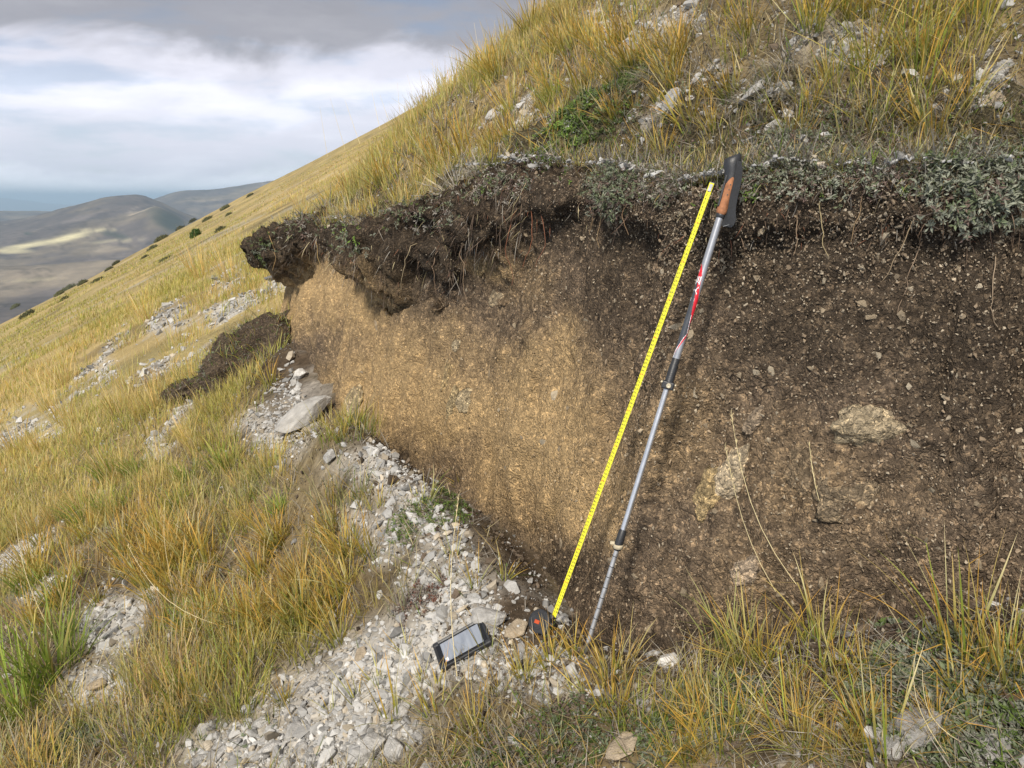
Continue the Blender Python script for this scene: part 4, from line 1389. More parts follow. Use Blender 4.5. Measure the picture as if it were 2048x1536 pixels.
TUFT_ZONES = [
    ('orange', 'orange and green grass tuft on the slope left of the phone', 'tufts left of the phone', (300, 1060, 700, 1330), 40, (60, 110)),
    ('gold', 'golden grass tuft on the middle left slope', 'tufts on the middle left slope', (20, 760, 520, 1080), 34, (50, 90)),
    ('orange', 'rusty grass tuft on the near left slope', 'tufts on the near left slope', (20, 1040, 420, 1260), 26, (50, 90)),
    ('orange', 'orange grass tuft on the upper slope above the bank', 'tufts on the upper slope', (960, 40, 1560, 300), 36, (50, 100)),
    ('tall', 'stiff yellow tuft in the turf at the upper right', 'tufts at the upper right', (1560, 10, 2048, 270), 20, (70, 130)),
    ('tall', 'broad bladed orange green tuft in the right foreground', 'tufts in the right foreground', (1420, 1330, 2040, 1530), 10, (70, 140)),
    ('sparse', 'few orange shoots growing out of the gravel', 'shoots in the gravel', (640, 1100, 1180, 1520), 26, (40, 90)),
    ('grey', 'dead grey grass clump in the upper turf', 'dead clumps in the upper turf', (1180, 60, 2040, 330), 36, (35, 70)),
    ('grey', 'dead grey grass clump in the right foreground', 'dead clumps in the right foreground', (1250, 1330, 2040, 1530), 14, (40, 80)),
    ('orange', 'orange tuft on dark earth in the right foreground', 'orange tufts in the right foreground', (1260, 1330, 2040, 1530), 20, (50, 110)),
    ('green', 'fresh green tuft on the near left slope', 'green tufts on the near left slope', (20, 900, 640, 1300), 16, (45, 80)),
]
for kd, lab, grp, (x0, y0, x1, y1), n, (a, b) in TUFT_ZONES:
    done = tries = 0
    while done < n and tries < n * 6:
        tries += 1
        px = random.uniform(x0, x1); py = random.uniform(y0, y1)
        p, kk = cast(px, py, .9, 30)
        g, d = masks(p[0:1], p[1:2], p[2:3]); sd, h, lip = trace_sd(p[0:1], p[1:2])
        if min((px - q[0]) ** 2 + (py + 25 - q[1]) ** 2 for q in NAMED_STONES) < 45 ** 2 and py > 1100:
            continue
        if kk > 27 or (kd != 'sparse' and g[0] > .55) or (-.2 < sd[0] < .42 and h[0] > .1):
            continue
        put_tuft(kd, px, py, random.uniform(a, b), lab, grp, pos=p)
        done += 1

# ------------------------------------------------------------------ herbs and cushions
def leaf_cloud(name, pos, nrm, size, cols, leaves=7, flat=.5):
    """small pointed leaves set in rosettes round each sprig"""
    n = len(pos)
    k = np.repeat(np.arange(n), leaves); m = len(k)
    up = nrm[k] + RNG.normal(0, .35, (m, 3))
    up /= np.linalg.norm(up, axis=1, keepdims=True)
    rv = RNG.normal(size=(m, 3))
    d = rv - up * np.einsum('ij,ij->i', rv, up)[:, None]
    d /= np.linalg.norm(d, axis=1, keepdims=True)
    rise = RNG.uniform(.1, 1.1, m)[:, None]
    d = d + up * rise; d /= np.linalg.norm(d, axis=1, keepdims=True)
    s = np.cross(d, up); s /= np.maximum(np.linalg.norm(s, axis=1, keepdims=True), 1e-6)
    L = (size[k] * RNG.uniform(.6, 1.25, m))[:, None]
    b = pos[k] + up * L * RNG.uniform(-.6, .6, (m, 1))
    w = L * .17
    fold = np.cross(s, d)
    v = np.stack([b, b + d * L * .5 - s * w + fold * L * .06, b + d * L, b + d * L * .5 + s * w + fold * L * .06], 1).reshape(-1, 3)
    o = (np.arange(m) * 4)[:, None]
    t = np.concatenate([o + np.array([[0, 1, 2]]), o + np.array([[0, 2, 3]])])
    c = np.repeat(cols[k] * RNG.uniform(.7, 1.25, (m, 1)), 4, 0)
    return mesh_from(name, v, tris=t, cols=np.clip(c, .01, .9))


def tubes(name, paths, radius, cols, sides=4):
    """thin tapering tubes along polylines"""
    V, Q, Cc = [], [], []
    off = 0
    for P, r0, c in zip(paths, radius, cols):
        P = np.asarray(P, float); m = len(P)
        T = np.gradient(P, axis=0); T /= np.maximum(np.linalg.norm(T, axis=1, keepdims=True), 1e-9)
        ref = np.array([.3, .2, .9]) if abs(T[0, 2]) < .9 else np.array([1., 0, 0])
        A = np.cross(T, ref); A /= np.maximum(np.linalg.norm(A, axis=1, keepdims=True), 1e-9); B = np.cross(T, A)
        rr = r0 * np.linspace(1, .45, m)
        an = np.arange(sides) / sides * 2 * np.pi
        ring = P[:, None] + (A[:, None] * np.cos(an)[None, :, None] + B[:, None] * np.sin(an)[None, :, None]) * rr[:, None, None]
        V.append(ring.reshape(-1, 3))
        i = off + np.arange(m * sides).reshape(m, sides)
        j = np.roll(i, -1, 1)
        Q.append(np.stack([i[:-1], j[:-1], j[1:], i[1:]], -1).reshape(-1, 4))
        Cc.append(np.tile(np.array(c), (m * sides, 1)))
        off += m * sides
    return mesh_from(name, np.concatenate(V), quads=np.concatenate(Q), cols=np.concatenate(Cc), smooth=True)


SILVER = np.array([.255, .268, .205]); SAGE = np.array([.155, .185, .105]); HERB = np.array([.10, .15, .035]); BRIGHT = np.array([.16, .25, .045]); BROWNISH = np.array([.30, .22, .11]); PURPLE = np.array([.17, .12, .10])


def herb_mat(label, surf, px, py, rx, ry, n, size, palette, weights, stems=60, cat='herb', lift=.012, name='herb_mat'):
    """a low mat of leafy sprigs with woody stems; surf 'G' grows on the slope, 'B' hangs on the bank"""
    if surf == 'B':
        q = ((BPX - px) / rx) ** 2 + ((BPY - py) / ry) ** 2
        ids = np.nonzero((q < 1) & (BVF > 5.5))[0]
        if len(ids) < 10:
            ids = np.nonzero((q < 2.5) & (BVF > 5))[0]
        w = (1 / BF[ids] ** 2) * (1.05 - np.minimum(q[ids], 1)) * np.where(FACING[ids], 1, .3); w /= w.sum()
        k = RNG.choice(ids, n, p=w)
        nr = BN2[k]
        pos = BP2[k] + RNG.normal(0, .008, (n, 3)) + nr * (lift + np.abs(RNG.normal(0, .016, n)))[:, None]
        nr = nr + np.array([0, 0, .6]); nr /= np.linalg.norm(nr, axis=1, keepdims=True)
    else:
        c, kk = cast(px, py)
        u = RNG.uniform(0, 6.28, n); rr = np.sqrt(RNG.random(n)) * RNG.uniform(.85, 1.15, n)
        x = c[0] + rx / FPX * kk * rr * np.cos(u); y = c[1] + ry / FPX * kk * rr * np.sin(u) * 1.5
        keep = fbm2(x / .05, y / .05, 3, 777) > .36
        x, y = x[keep], y[keep]
        sd, h, lip = trace_sd(x, y)
        z = turf_z(x, y, sd, h)
        dome = (1 - (rr[keep]) ** 2).clip(0, 1)
        pos = np.stack([x, y, z + lift * dome * .6 + np.abs(RNG.normal(0, .007, len(x)))], -1)
        nr = np.tile(surf_normal(c[0], c[1], .15), (len(x), 1)) * .6 + np.array([0, 0, .4])
        nr /= np.linalg.norm(nr, axis=1, keepdims=True)
    n = len(pos)
    cen = pos.mean(0)
    root = obj(name, None, label=label, cat=cat, loc=cen)
    cols = pick(n, palette, weights)
    dist = float(np.linalg.norm(cen))
    sz = size * RNG.uniform(.7, 1.2, n) * (1 + .05 * dist)
    obj('foliage', leaf_cloud('foliage', pos - cen, nr, sz, cols), MAT['leaf'], root)
    paths, rad, cc = [], [], []
    for _ in range(stems):
        i = RNG.integers(0, n)
        p = pos[i] - cen - nr[i] * .012
        d = RNG.normal(size=3); d -= nr[i] * d.dot(nr[i]); d /= np.linalg.norm(d)
        L = random.uniform(.03, .10); P = [p]
        for q in range(4):
            d = d + RNG.normal(0, .35, 3); d /= np.linalg.norm(d)
            P.append(P[-1] + d * L / 4 + np.array([0, 0, -.004 if surf == 'B' else .001]))
        paths.append(P); rad.append(random.uniform(.0008, .0016)); cc.append((.20, .16, .13) if random.random() < .6 else (.12, .08, .06))
    obj('stem', tubes('stem', paths, rad, cc, 3), MAT['root'], root, kind='stuff')
    return root


MATS = [
    ('silvery herb mat hanging over the brink right of the pole grip', 'B', 1600, 355, 130, 50, 900, .009, [SILVER, SAGE, GREY * .8, PURPLE], [4, 2, 1.5, 1]),
    ('silvery herb mat on the turf just above the pole grip', 'G', 1590, 320, 110, 40, 700, .009, [SILVER, SAGE, PURPLE], [3, 2, 1]),
    ('big silver leaved herb mat drooping at the right edge', 'B', 1950, 370, 120, 80, 1000, .0125, [SILVER, SILVER * .8, SAGE, PURPLE], [5, 3, 2, .6]),
    ('woody silver mat along the brink between the pole grip and the right edge', 'B', 1770, 350, 90, 50, 480, .009, [SILVER, GREY * .7, PURPLE, SAGE], [2, 3, 2, 2]),
    ('bright green herb mat at the brink left of the tape', 'G', 1135, 305, 75, 60, 1300, .013, [BRIGHT, HERB, SAGE], [4, 3, 1]),
    ('dark green herb mat on the upper slope', 'G', 1230, 205, 100, 70, 1500, .012, [HERB, HERB * .7, SAGE], [4, 2, 2]),
    ('small grey green plant hanging below the brink left of the tape', 'B', 1235, 385, 45, 42, 500, .010, [SAGE, SILVER * .8, PURPLE], [3, 2, 1.5]),
    ('grey plant mat at the brink between the bright green mat and the tape', 'B', 1330, 375, 70, 36, 600, .008, [GREY * .8, SAGE, PURPLE], [4, 2, 2]),
    ('dark green creeping herb on the gravel ridge', 'G', 855, 1030, 85, 45, 420, .0085, [HERB, BRIGHT * .8, SAGE * .8], [4, 2, 1]),
    ('second dark green herb near the dark flank of the gravel ridge', 'G', 905, 1000, 45, 35, 220, .008, [HERB, HERB * .7, SAGE], [4, 2, 1]),
    ('dry brown cushion plant on top of the gravel ridge', 'G', 845, 895, 60, 36, 600, .012, [BROWNISH, STRAW * .6, PURPLE, HERB], [4, 3, 2, 1]),
    ('silvery herb carpet in the right foreground', 'G', 1850, 1380, 150, 90, 1000, .015, [SILVER * .9, SAGE, HERB], [4, 4, 2]),
    ('grey green herb carpet under the tufts at the foot of the bank on the right', 'G', 1760, 1200, 150, 60, 1100, .012, [SAGE, SILVER * .8, HERB], [4, 3, 2]),
    ('dark green carpet of small herbs at the bottom centre', 'G', 1100, 1490, 190, 60, 800, .010, [HERB * .8, SAGE * .8, PURPLE, GREY * .5], [3, 3, 1, 1]),
    ('herb patch at the bottom edge right of centre', 'G', 1400, 1440, 130, 60, 900, .011, [SAGE, HERB, SILVER * .7], [3, 3, 2]),
    ('sage green mat in the lower right corner', 'G', 1960, 1450, 120, 70, 900, .014, [SAGE, HERB, SILVER * .8], [3, 2, 3]),
    ('grey green mat in the lower left corner', 'G', 130, 1490, 120, 50, 900, .012, [SAGE, SILVER * .8, HERB], [4, 3, 2]),
    ('dull green herb patch above the bottom gravel on the left', 'G', 330, 1440, 80, 40, 500, .011, [SAGE, HERB, GREY * .6], [3, 2, 2]),
    ('silver green plant on the nose of the middle overhang', 'B', 710, 490, 42, 38, 240, .015, [SAGE, SILVER * .8, BRIGHT], [3, 3, 1]),
    ('dark grey plant hanging from the far end of the overhang', 'B', 530, 500, 34, 46, 260, .018, [SAGE * .8, HERB * .8, SILVER * .7], [3, 2, 2]),
    ('grey herb crust along the top of the far overhang', 'B', 600, 450, 70, 26, 260, .016, [SAGE, GREY * .7, PURPLE], [3, 3, 2]),
    ('grey green crust on the overhang below the orange tufts', 'B', 840, 430, 90, 50, 420, .012, [SAGE, GREY * .7, PURPLE, SILVER * .8], [3, 3, 2, 2]),
    ('dusty herb crust on the brink below the orange tuft', 'B', 990, 375, 80, 40, 400, .010, [SAGE, GREY * .7, PURPLE], [3, 3, 2]),
    ('reddish withered herb in the gravel above the phone', 'G', 845, 1195, 55, 26, 300, .009, [np.array([.20, .09, .06]), PURPLE, GREY * .6], [2, 2, 2]),
]
for m_ in MATS:
    herb_mat(*m_)


def ground_herbs():
    x, y, r = sample_ground(26000, 1.1, 5, 44)
    z = height(x, y); g, d = masks(x, y, z); sd, h, lip = trace_sd(x, y); px, py, f = project(x, y, z)
    cl = fbm2(x / .3, y / .3, 3, 791)
    rf = ((px > 1000) & (py > 1250)) | ((px < 420) & (py > 1380))
    keep = (RNG.random(len(x)) < np.where(rf, .26, .10) * sstep(.42, .6, cl) * (1 - .7 * g)) & ~((sd > -.2) & (sd < .6))
    x, y, z = x[keep], y[keep], z[keep]
    x2, y2, z2, sd2 = sample_upper(3600, .05, 2.2, 1.4)
    cl2 = fbm2(x2 / .25, y2 / .25, 3, 795); k2 = RNG.random(len(x2)) < sstep(.40, .62, cl2)
    pos = np.concatenate([np.stack([x, y, z + .008], -1), np.stack([x2[k2], y2[k2], z2[k2] + .008], -1)])
    n = len(pos)
    nr = np.tile(np.array([-.3, -.2, .93]), (n, 1))
    cols = pick(n, [HERB, SAGE, SILVER * .8, PURPLE, GREY * .6], [3, 3, 1.5, 1.2, 1.2])
    obj('ground_cover', leaf_cloud('ground_cover', pos, nr, .010 * RNG.uniform(.7, 1.3, n), cols, 6), MAT['leaf'], kind='stuff', label='small creeping herbs covering the turf between the grass', cat='ground cover')


ground_herbs()


def brink_herbs():
    ids = np.nonzero((BVF > 7.6) & (BVF < 11.6) & (BPX > 500) & (BPX < 2150))[0]
    w = 1 / BF[ids] ** 1.5; w /= w.sum()
    k = RNG.choice(ids, 6500, p=w)
    cl = fbm3(BP2[k][:, 0] / .12, BP2[k][:, 1] / .12, BP2[k][:, 2] / .12, 3, 805)
    k = k[RNG.random(len(k)) < sstep(.42, .58, cl)]; n = len(k)
    cols = pick(n, [SAGE, SILVER * .8, HERB, PURPLE, GREY * .6, BRIGHT * .8], [3, 2, 2, 2, 2, 1])
    obj('ground_cover', leaf_cloud('ground_cover', BP2[k] + BN2[k] * .008, BN2[k], (.0075 + .0016 * BF[k]) * RNG.uniform(.7, 1.3, n), cols, 6), MAT['leaf'], kind='stuff', label='ragged grey green herbs along the brink of the bank', cat='ground cover')
    # dark woody twigs tangled in the right foreground
    paths, rad, cc = [], [], []
    for _ in range(420):
        px = random.uniform(1230, 2048); py = random.uniform(1230, 1536)
        if py < 1420 - (px - 1230) * .33:
            continue
        d = ray_dir(px, py); kq = 1.5 / (-(d[2]) + SLOPE * (d[0] * UX + d[1] * UY))
        p = d * kq; p[2] = float(height(p[0], p[1])) + .01
        v = np.array([random.gauss(0, 1), random.gauss(0, 1), random.uniform(-.1, .8)]); v /= np.linalg.norm(v)
        L = random.uniform(.04, .13); P = [p]
        for q in range(5):
            v = v + RNG.normal(0, .4, 3); v /= np.linalg.norm(v)
            P.append(P[-1] + v * L / 5)
        paths.append(P); rad.append(random.uniform(.0007, .0016)); cc.append(random.choice([(.06, .045, .035), (.11, .08, .06), (.22, .19, .16), (.30, .27, .23)]))
    obj('twigs', tubes('twigs', paths, rad, cc, 3), MAT['root'], kind='stuff', label='tangled dark twigs and dead stems in the right foreground', cat='twigs')


brink_herbs()

# ------------------------------------------------------------------ roots
def build_roots():
    # long single roots that can be picked out
    single = [(540, 455, 90, (.34, .22, .10)), (632, 480, 70, (.36, .25, .11)), (1640, 395, 110, (.36, .29, .16)), (1725, 390, 90, (.26, .18, .10)), (1060, 420, 120, (.22, .09, .05)), (1040, 410, 150, (.20, .085, .05)), (1080, 430, 110, (.20, .09, .055)),
              (930, 470, 110, (.24, .17, .11)), (1180, 410, 60, (.30, .20, .11)), (1200, 415, 80, (.32, .22, .12)), (1445, 385, 60, (.34, .27, .17)), (1820, 440, 120, (.25, .19, .12)), (1850, 480, 160, (.22, .16, .11)), (1600, 420, 90, (.24, .17, .11)), (880, 500, 90, (.22, .15, .10)), (1990, 500, 160, (.25, .19, .13)), (840, 480, 100, (.30, .24, .15)), (1260, 400, 70, (.26, .17, .10))]
    for px, py, L, c in single:
        p, nn = on_bank(px, py)
        kk = np.linalg.norm(p); L = L / FPX * kk
        P = [p - nn * .01]; d = nn * .6 + np.array([random.uniform(-.5, .5), 0, -.5])
        for q in range(10):
            d = d * .75 + np.array([random.gauss(0, .28), random.gauss(0, .12), -.36])
            d /= np.linalg.norm(d)
            nx_ = P[-1] + d * L / 10
            # keep it out of the soil
            j, n2 = on_bank(*project(nx_[0], nx_[1], nx_[2])[:2])
            dd = (nx_ - j).dot(n2)
            if -.2 < dd < .004:
                nx_ = nx_ + n2 * (.006 - dd)
            P.append(nx_)
        obj('root', tubes('root', [P], [.0011 * (.6 + .35 * kk)], [c], 5), MAT['root'], bank)
    # hair roots and dead fibres under the turf
    ids = np.nonzero(FACING & (BVF > 5.8) & (BVF < 9.9) & (BPX > 480) & (BPX < 2150))[0]
    w = 1 / BF[ids] ** 1.4 * (.10 + BI['lipz'].ravel()[ids]); w /= w.sum()
    k = RNG.choice(ids, 5600, p=w); n = len(k)
    out = np.arctan2(BN2[k][:, 1], BN2[k][:, 0])
    c = pick(n, [np.array([.16, .11, .075]), np.array([.10, .07, .05]), GREY * .6, np.array([.20, .085, .05]), STRAW * .7], [4, 4, 1.6, 1.2, .8]) * RNG.uniform(.7, 1.2, (n, 1))
    me = blades_mesh('root_fibre', BP2[k] - BN2[k] * .004, out + RNG.normal(0, .8, n), RNG.uniform(.7, 2.7, n), RNG.uniform(-.6, 1.4, n), (.015 + .05 * RNG.random(n) ** 2) * (.8 + .13 * BF[k]), .0008 + .00045 * BF[k], c, c * .85, seg=4)
    obj('root_fibre', me, MAT['root'], bank, kind='stuff')
    # dead grass blades bending over the brink
    ids = np.nonzero((BVF > 8.2) & (BVF < 11.6) & (BPX > 500) & (BPX < 2150))[0]
    w = 1 / BF[ids] ** 1.4; w /= w.sum()
    k = RNG.choice(ids, 17000, p=w); n = len(k)
    cl = fbm2(BPX[k] / 60, BPX[k] * 0, 2, 803)
    kk = RNG.random(n) < sstep(.2, .55, cl); k = k[kk]; n = len(k)
    out = np.arctan2(BN2[k][:, 1], BN2[k][:, 0])
    lf = (BPX[k] < 1150)[:, None] * .65
    c = pick(n, [GREY, STRAW * .8, GOLD * .75, GREY * .6, GREEN], [4, 2, 2, 3, 1]) * RNG.uniform(.6, 1.15, (n, 1)) * (1 - lf) + lf * pick(n, [GOLD, STRAW, ORANGE, LIME, SAGE], [3, 3, 2, 2, 2]) * RNG.uniform(.6, 1.0, (n, 1))
    me = blades_mesh('brink_grass', BP2[k] - BN2[k] * .004, out + RNG.normal(0, .9, n), RNG.uniform(.3, 1.5, n), RNG.uniform(.3, 1.6, n), RNG.uniform(.03, .10, n) * (.8 + .1 * BF[k]), .0010 + .0005 * BF[k], c * .8, c, seg=4)
    obj('dry_grass', me, MAT['grass'], kind='stuff', label='dead grass bending over the brink of the bank', cat='dry grass')


build_roots()


def brink_tufts():
    ids = np.nonzero((BVF > 9.3) & (BVF < 11.6) & (BPX > 520) & (BPX < 1330))[0]
    w = 1 / BF[ids] ** .6; w /= w.sum()
    ks = RNG.choice(ids, 46, p=w)
    for j, k in enumerate(ks):
        far = BPX[k] < 760
        kd = ('gold', 'orange', 'grey')[j % 3] if far else ('orange', 'grey', 'sparse')[j % 3]
        word = {'gold': 'golden', 'orange': 'orange', 'grey': 'dead grey', 'sparse': 'thin'}[kd]
        where = 'on the far overhang of the bank' if far else 'at the brink between the overhang and the tape'
        o = put_tuft(kd, 0, 0, random.uniform(34, 62) if far else random.uniform(40, 80), word + ' grass tuft ' + where, word + ' tufts ' + where, pos=BP2[k] - BN2[k] * .006)
        lean = Vector(BN2[k]).lerp(Vector((0, 0, 1)), random.uniform(.25, .9)).normalized()
        o.rotation_quaternion = Vector((0, 0, 1)).rotation_difference(lean) @ Quaternion((0, 0, 1), random.uniform(0, 6.28))


brink_tufts()


def hanging_fibres():
    ids = np.nonzero((BVF > 5.8) & (BVF < 9.6) & (BPX > 500) & (BPX < 1120) & (BI['lipz'].ravel() > .5))[0]
    w = 1 / BF[ids]; w /= w.sum()
    k = RNG.choice(ids, 4200, p=w)
    cl = fbm3(BP2[k][:, 0] / .1, BP2[k][:, 1] / .1, BP2[k][:, 2] * 0, 3, 807)
    k = k[RNG.random(len(k)) < sstep(.40, .6, cl)]; n = len(k)
    c = pick(n, [np.array([.15, .11, .08]), np.array([.09, .065, .05]), GREY * .7, STRAW * .6], [4, 4, 2, 1]) * RNG.uniform(.7, 1.25, (n, 1))
    me = blades_mesh('root_fibre', BP2[k] - BN2[k] * .004, np.arctan2(BN2[k][:, 1], BN2[k][:, 0]) + RNG.normal(0, .5, n), RNG.uniform(1.9, 2.9, n), RNG.uniform(-.2, .6, n), (.04 + .12 * RNG.random(n) ** 2), .0006 + .0005 * BF[k], c, c * .8, seg=5)
    obj('root_fibre', me, MAT['root'], bank, kind='stuff')


hanging_fibres()

# ------------------------------------------------------------------ slumped turf block and shrubs
def lumpy(name, sub, scale, seed, c, amp=.5, fine=.2):
    bm = bmesh.new(); bmesh.ops.create_icosphere(bm, subdivisions=sub, radius=1.0)
    v = np.array([q.co[:] for q in bm.verts]); F = np.array([[q.index for q in f.verts] for f in bm.faces]); bm.free()
    n1 = fbm3(v[:, 0] * 1.3 + seed, v[:, 1] * 1.3, v[:, 2] * 1.3, 3, 811) - .5
    n2 = fbm3(v[:, 0] * 6 + seed, v[:, 1] * 6, v[:, 2] * 6, 4, 821) - .5
    v = v * (1 + 2 * amp * n1 + 2 * fine * n2)[:, None] * np.array(scale)
    return mesh_from(name, v, tris=F, cols=np.clip(np.array(c)[None] * (.9 + 1.4 * n2[:, None]), .01, .8), smooth=True), v


def slump(label, px, py, sc_, seed, grass=160, herb=120):
    p, kk = cast(px, py)
    root = obj('turf_block', None, label=label, cat='turf block', loc=p)
    root.rotation_euler = (0, -RAD(18), RAD(-20))
    me, v = lumpy('earth', 5, sc_, seed, (.10, .077, .056), .42, .16)
    obj('earth', me, MAT['soil'], root)
    top = np.nonzero(v[:, 2] > .25 * sc_[2])[0]
    k = RNG.choice(top, grass); n = grass
    side = np.nonzero((v[:, 1] < 0) | (v[:, 2] > 0))[0]
    c1 = pick(n, [ORANGE, GOLD, STRAW, GREY], [3, 3, 2, 2]); c0 = pick(n, [GREEN, LIME, GREY * .7], [2, 2, 1])
    obj('grass', blades_mesh('grass', v[k], RNG.uniform(0, 6.28, n), RNG.uniform(.1, 1.0, n), RNG.uniform(.2, 1.4, n), RNG.uniform(.08, .2, n), np.full(n, .005), c0, c1, seg=4), MAT['grass'], root, kind='stuff')
    k = RNG.choice(side, herb)
    nr = v[k] / np.array(sc_); nr /= np.linalg.norm(nr, axis=1, keepdims=True)
    obj('foliage', leaf_cloud('foliage', v[k], nr, np.full(herb, .02), pick(herb, [SAGE, HERB, PURPLE, GREY * .5], [2, 2, 2, 2])), MAT['leaf'], root)
    k = RNG.choice(len(v), 700)
    out = np.arctan2(v[k][:, 1], v[k][:, 0]); n = 700
    c = pick(n, [np.array([.13, .10, .07]), np.array([.08, .06, .045]), GREY * .5], [3, 3, 1])
    obj('root_fibre', blades_mesh('root_fibre', v[k], out, RNG.uniform(.6, 2.2, n), RNG.uniform(.2, 1.2, n), RNG.uniform(.03, .09, n), np.full(n, .0035), c, c, seg=3), MAT['root'], root, kind='stuff')
    return root


slump('slumped block of dark turf on the slope below the far end of the bank', 505, 735, (.52, .44, .36), 3.0, 420, 900)
slump('small rounded turf clod leaning on the slumped dark block', 560, 672, (.28, .26, .22), 8.0, 20, 160)
slump('low dark sod lump left of the slumped turf block', 405, 775, (.34, .28, .14), 14.0, 120, 160)


def far_shrub(px, py, wpx, hpx, label, col, seed, group=None, name='juniper_shrub'):
    p, kk = cast(px, py, 5, 600)
    kk = float(np.linalg.norm(p))
    w = wpx / FPX * kk / 2; h = hpx / FPX * kk
    root = obj(name, None, label=label, cat='shrub', group=group, loc=p)
    n = 420
    u = RNG.normal(size=(n, 3)); u /= np.linalg.norm(u, axis=1, keepdims=True); u[:, 2] = np.abs(u[:, 2])
    lump = .55 + .75 * fbm3(u[:, 0] * 2 + seed, u[:, 1] * 2, u[:, 2] * 2, 2, 831)
    rad = RNG.uniform(.55, 1.05, n) * lump
    pos = u * rad[:, None] * np.array([w, w * .9, h]) + np.array([0, 0, 0])
    pos[:, 2] += SLOPE * (pos[:, 0] * UX + pos[:, 1] * UY)
    cols = np.array(col)[None] * RNG.uniform(.6, 1.35, (n, 1))
    obj('foliage', leaf_cloud('foliage', pos, u, np.full(n, max(h, w * .35) * .30), cols, 6), MAT['leaf'], root)
    paths = [[(0, 0, -.05), (w * .2 * math.cos(a), w * .2 * math.sin(a), h * .35), (w * .5 * math.cos(a), w * .5 * math.sin(a), h * .7)] for a in (0.3, 2.2, 4.4)]
    obj('stem', tubes('stem', paths, [h * .05] * 3, [(.10, .07, .05)] * 3, 5), MAT['root'], root)


far_shrub(391, 474, 15, 14, 'small bright green bush standing on the far golden slope', (.06, .11, .025), 1.0, name='bush')
JUN = (.13, .135, .065)
for i, (px, py, w, hh, lab) in enumerate([
    (322, 480, 26, 7, 'dark flat shrub on the slope left of the green bush'), (305, 498, 20, 6, 'low shrub below the dark flat one on the far slope'), (415, 440, 18, 6, 'dark shrub on the far slope right of the green bush'),
    (360, 458, 16, 5, 'low shrub high on the far skyline slope'), (450, 418, 20, 6, 'dark shrub patch near the skyline'), (457, 430, 14, 4, 'thin shrub streak near the skyline'), (385, 443, 14, 5, 'small shrub left of the pair on the far slope'),
    (440, 462, 22, 7, 'olive shrub on the slope between the bush and the overhang'), (232, 528, 14, 5, 'small shrub half way down the far slope edge'), (218, 540, 16, 5, 'round shrub half way down the far slope'),
    (135, 580, 30, 7, 'wide dark shrub on the lower left slope'), (165, 568, 18, 6, 'shrub right of the wide dark one'), (118, 590, 18, 6, 'shrub just below the wide dark one'), (128, 600, 18, 5, 'lowest shrub of the left group'), (195, 562, 22, 5, 'thin shrub streak on the lower left slope'),
    (55, 632, 24, 8, 'dark shrub near the left edge'), (30, 615, 16, 5, 'small shrub near the left edge on the brow'), (330, 520, 24, 5, 'olive streak of shrub in the golden grass'), (500, 392, 14, 4, 'small dark shrub on the skyline by the grass'),
    (290, 515, 14, 4, 'tiny shrub in the middle of the far slope')]):
    far_shrub(px, py, w, hh, lab, np.array(JUN) * random.uniform(.8, 1.25), 3.3 * i, 'low shrubs on the far slope')


# ------------------------------------------------------------------ tall stalks
def stalk(label, px, py, tx, ty, k_tip=None, bow=.04, w=.0011, group=None, head=True):
    p, kk = cast(px, py)
    f = project(*p)[2]
    d = ray_dir(tx, ty)
    tip = d * (f / 1.0) * (k_tip or 1.0)
    t = np.linspace(0, 1, 9)[:, None]
    side = np.cross(tip - p, d); side /= np.linalg.norm(side)
    P = p * (1 - t) + tip * t + side * (np.sin(t * np.pi) * bow)
    root = obj('grass_stalk', None, label=label, cat='grass', group=group, loc=p)
    c = STRAW * random.uniform(.8, 1.05)
    obj('stem', tubes('stem', [P - p], [w * (.5 + .3 * f)], [c], 4), MAT['root'], root)
    if head:
        n = 26
        tt = RNG.uniform(.72, 1.0, n)
        b = np.stack([np.interp(tt, t[:, 0], (P - p)[:, q]) for q in range(3)], -1)
        ax = P[-1] - P[-3]; az = math.atan2(ax[1], ax[0])
        obj('seed_head', blades_mesh('seed_head', b, RNG.uniform(0, 6.28, n), RNG.uniform(.1, .7, n), RNG.uniform(0, .3, n), np.full(n, .012), np.full(n, .0016 + .0003 * f), np.tile(c, (n, 1)), np.tile(c * .9, (n, 1)), seg=2), MAT['grass'], root)


stalk('long straw stalk rising in front of the phone', 915, 1360, 918, 990, .98, .02)
stalk('tall dry stalk crossing the bank right of the pole', 1660, 1250, 1462, 825, .97, .05)
stalk('thin dry stalk left of the tall one before the bank', 1600, 1260, 1450, 890, .97, .03)
stalk('leaning dry stalk before the bank near the right tufts', 1760, 1190, 1618, 885, .97, .04)
stalk('bare stalk leaning over the right foreground', 1950, 1500, 1845, 1340, 1.0, .03, head=False)
stalk('pale stalk standing over the left slope grass', 105, 1270, 30, 1025, 1.0, .03)
stalk('straw stalk in the grass left of the phone', 350, 1180, 330, 1000, 1.0, .02)
stalk('bent straw stalk over the left gravel strip', 470, 1260, 255, 1090, 1.0, .06)
stalk('orange stalk arching across the bottom right', 1900, 1520, 1840, 1260, .97, .03, head=False)
for i, (a, b, c, d) in enumerate([(655, 305, 640, 215), (690, 290, 660, 195), (720, 280, 690, 200), (760, 250, 742, 175), (800, 225, 795, 165), (830, 205, 815, 150), (870, 180, 865, 120), (900, 150, 905, 90), (960, 110, 948, 45), (985, 90, 990, 40), (780, 240, 760, 190), (850, 190, 838, 140)]):
    stalk('thin dry stalk standing against the sky on the upper slope', a, b + 8, c, d, 1.0, .02, group='stalks on the skyline', w=.0007)


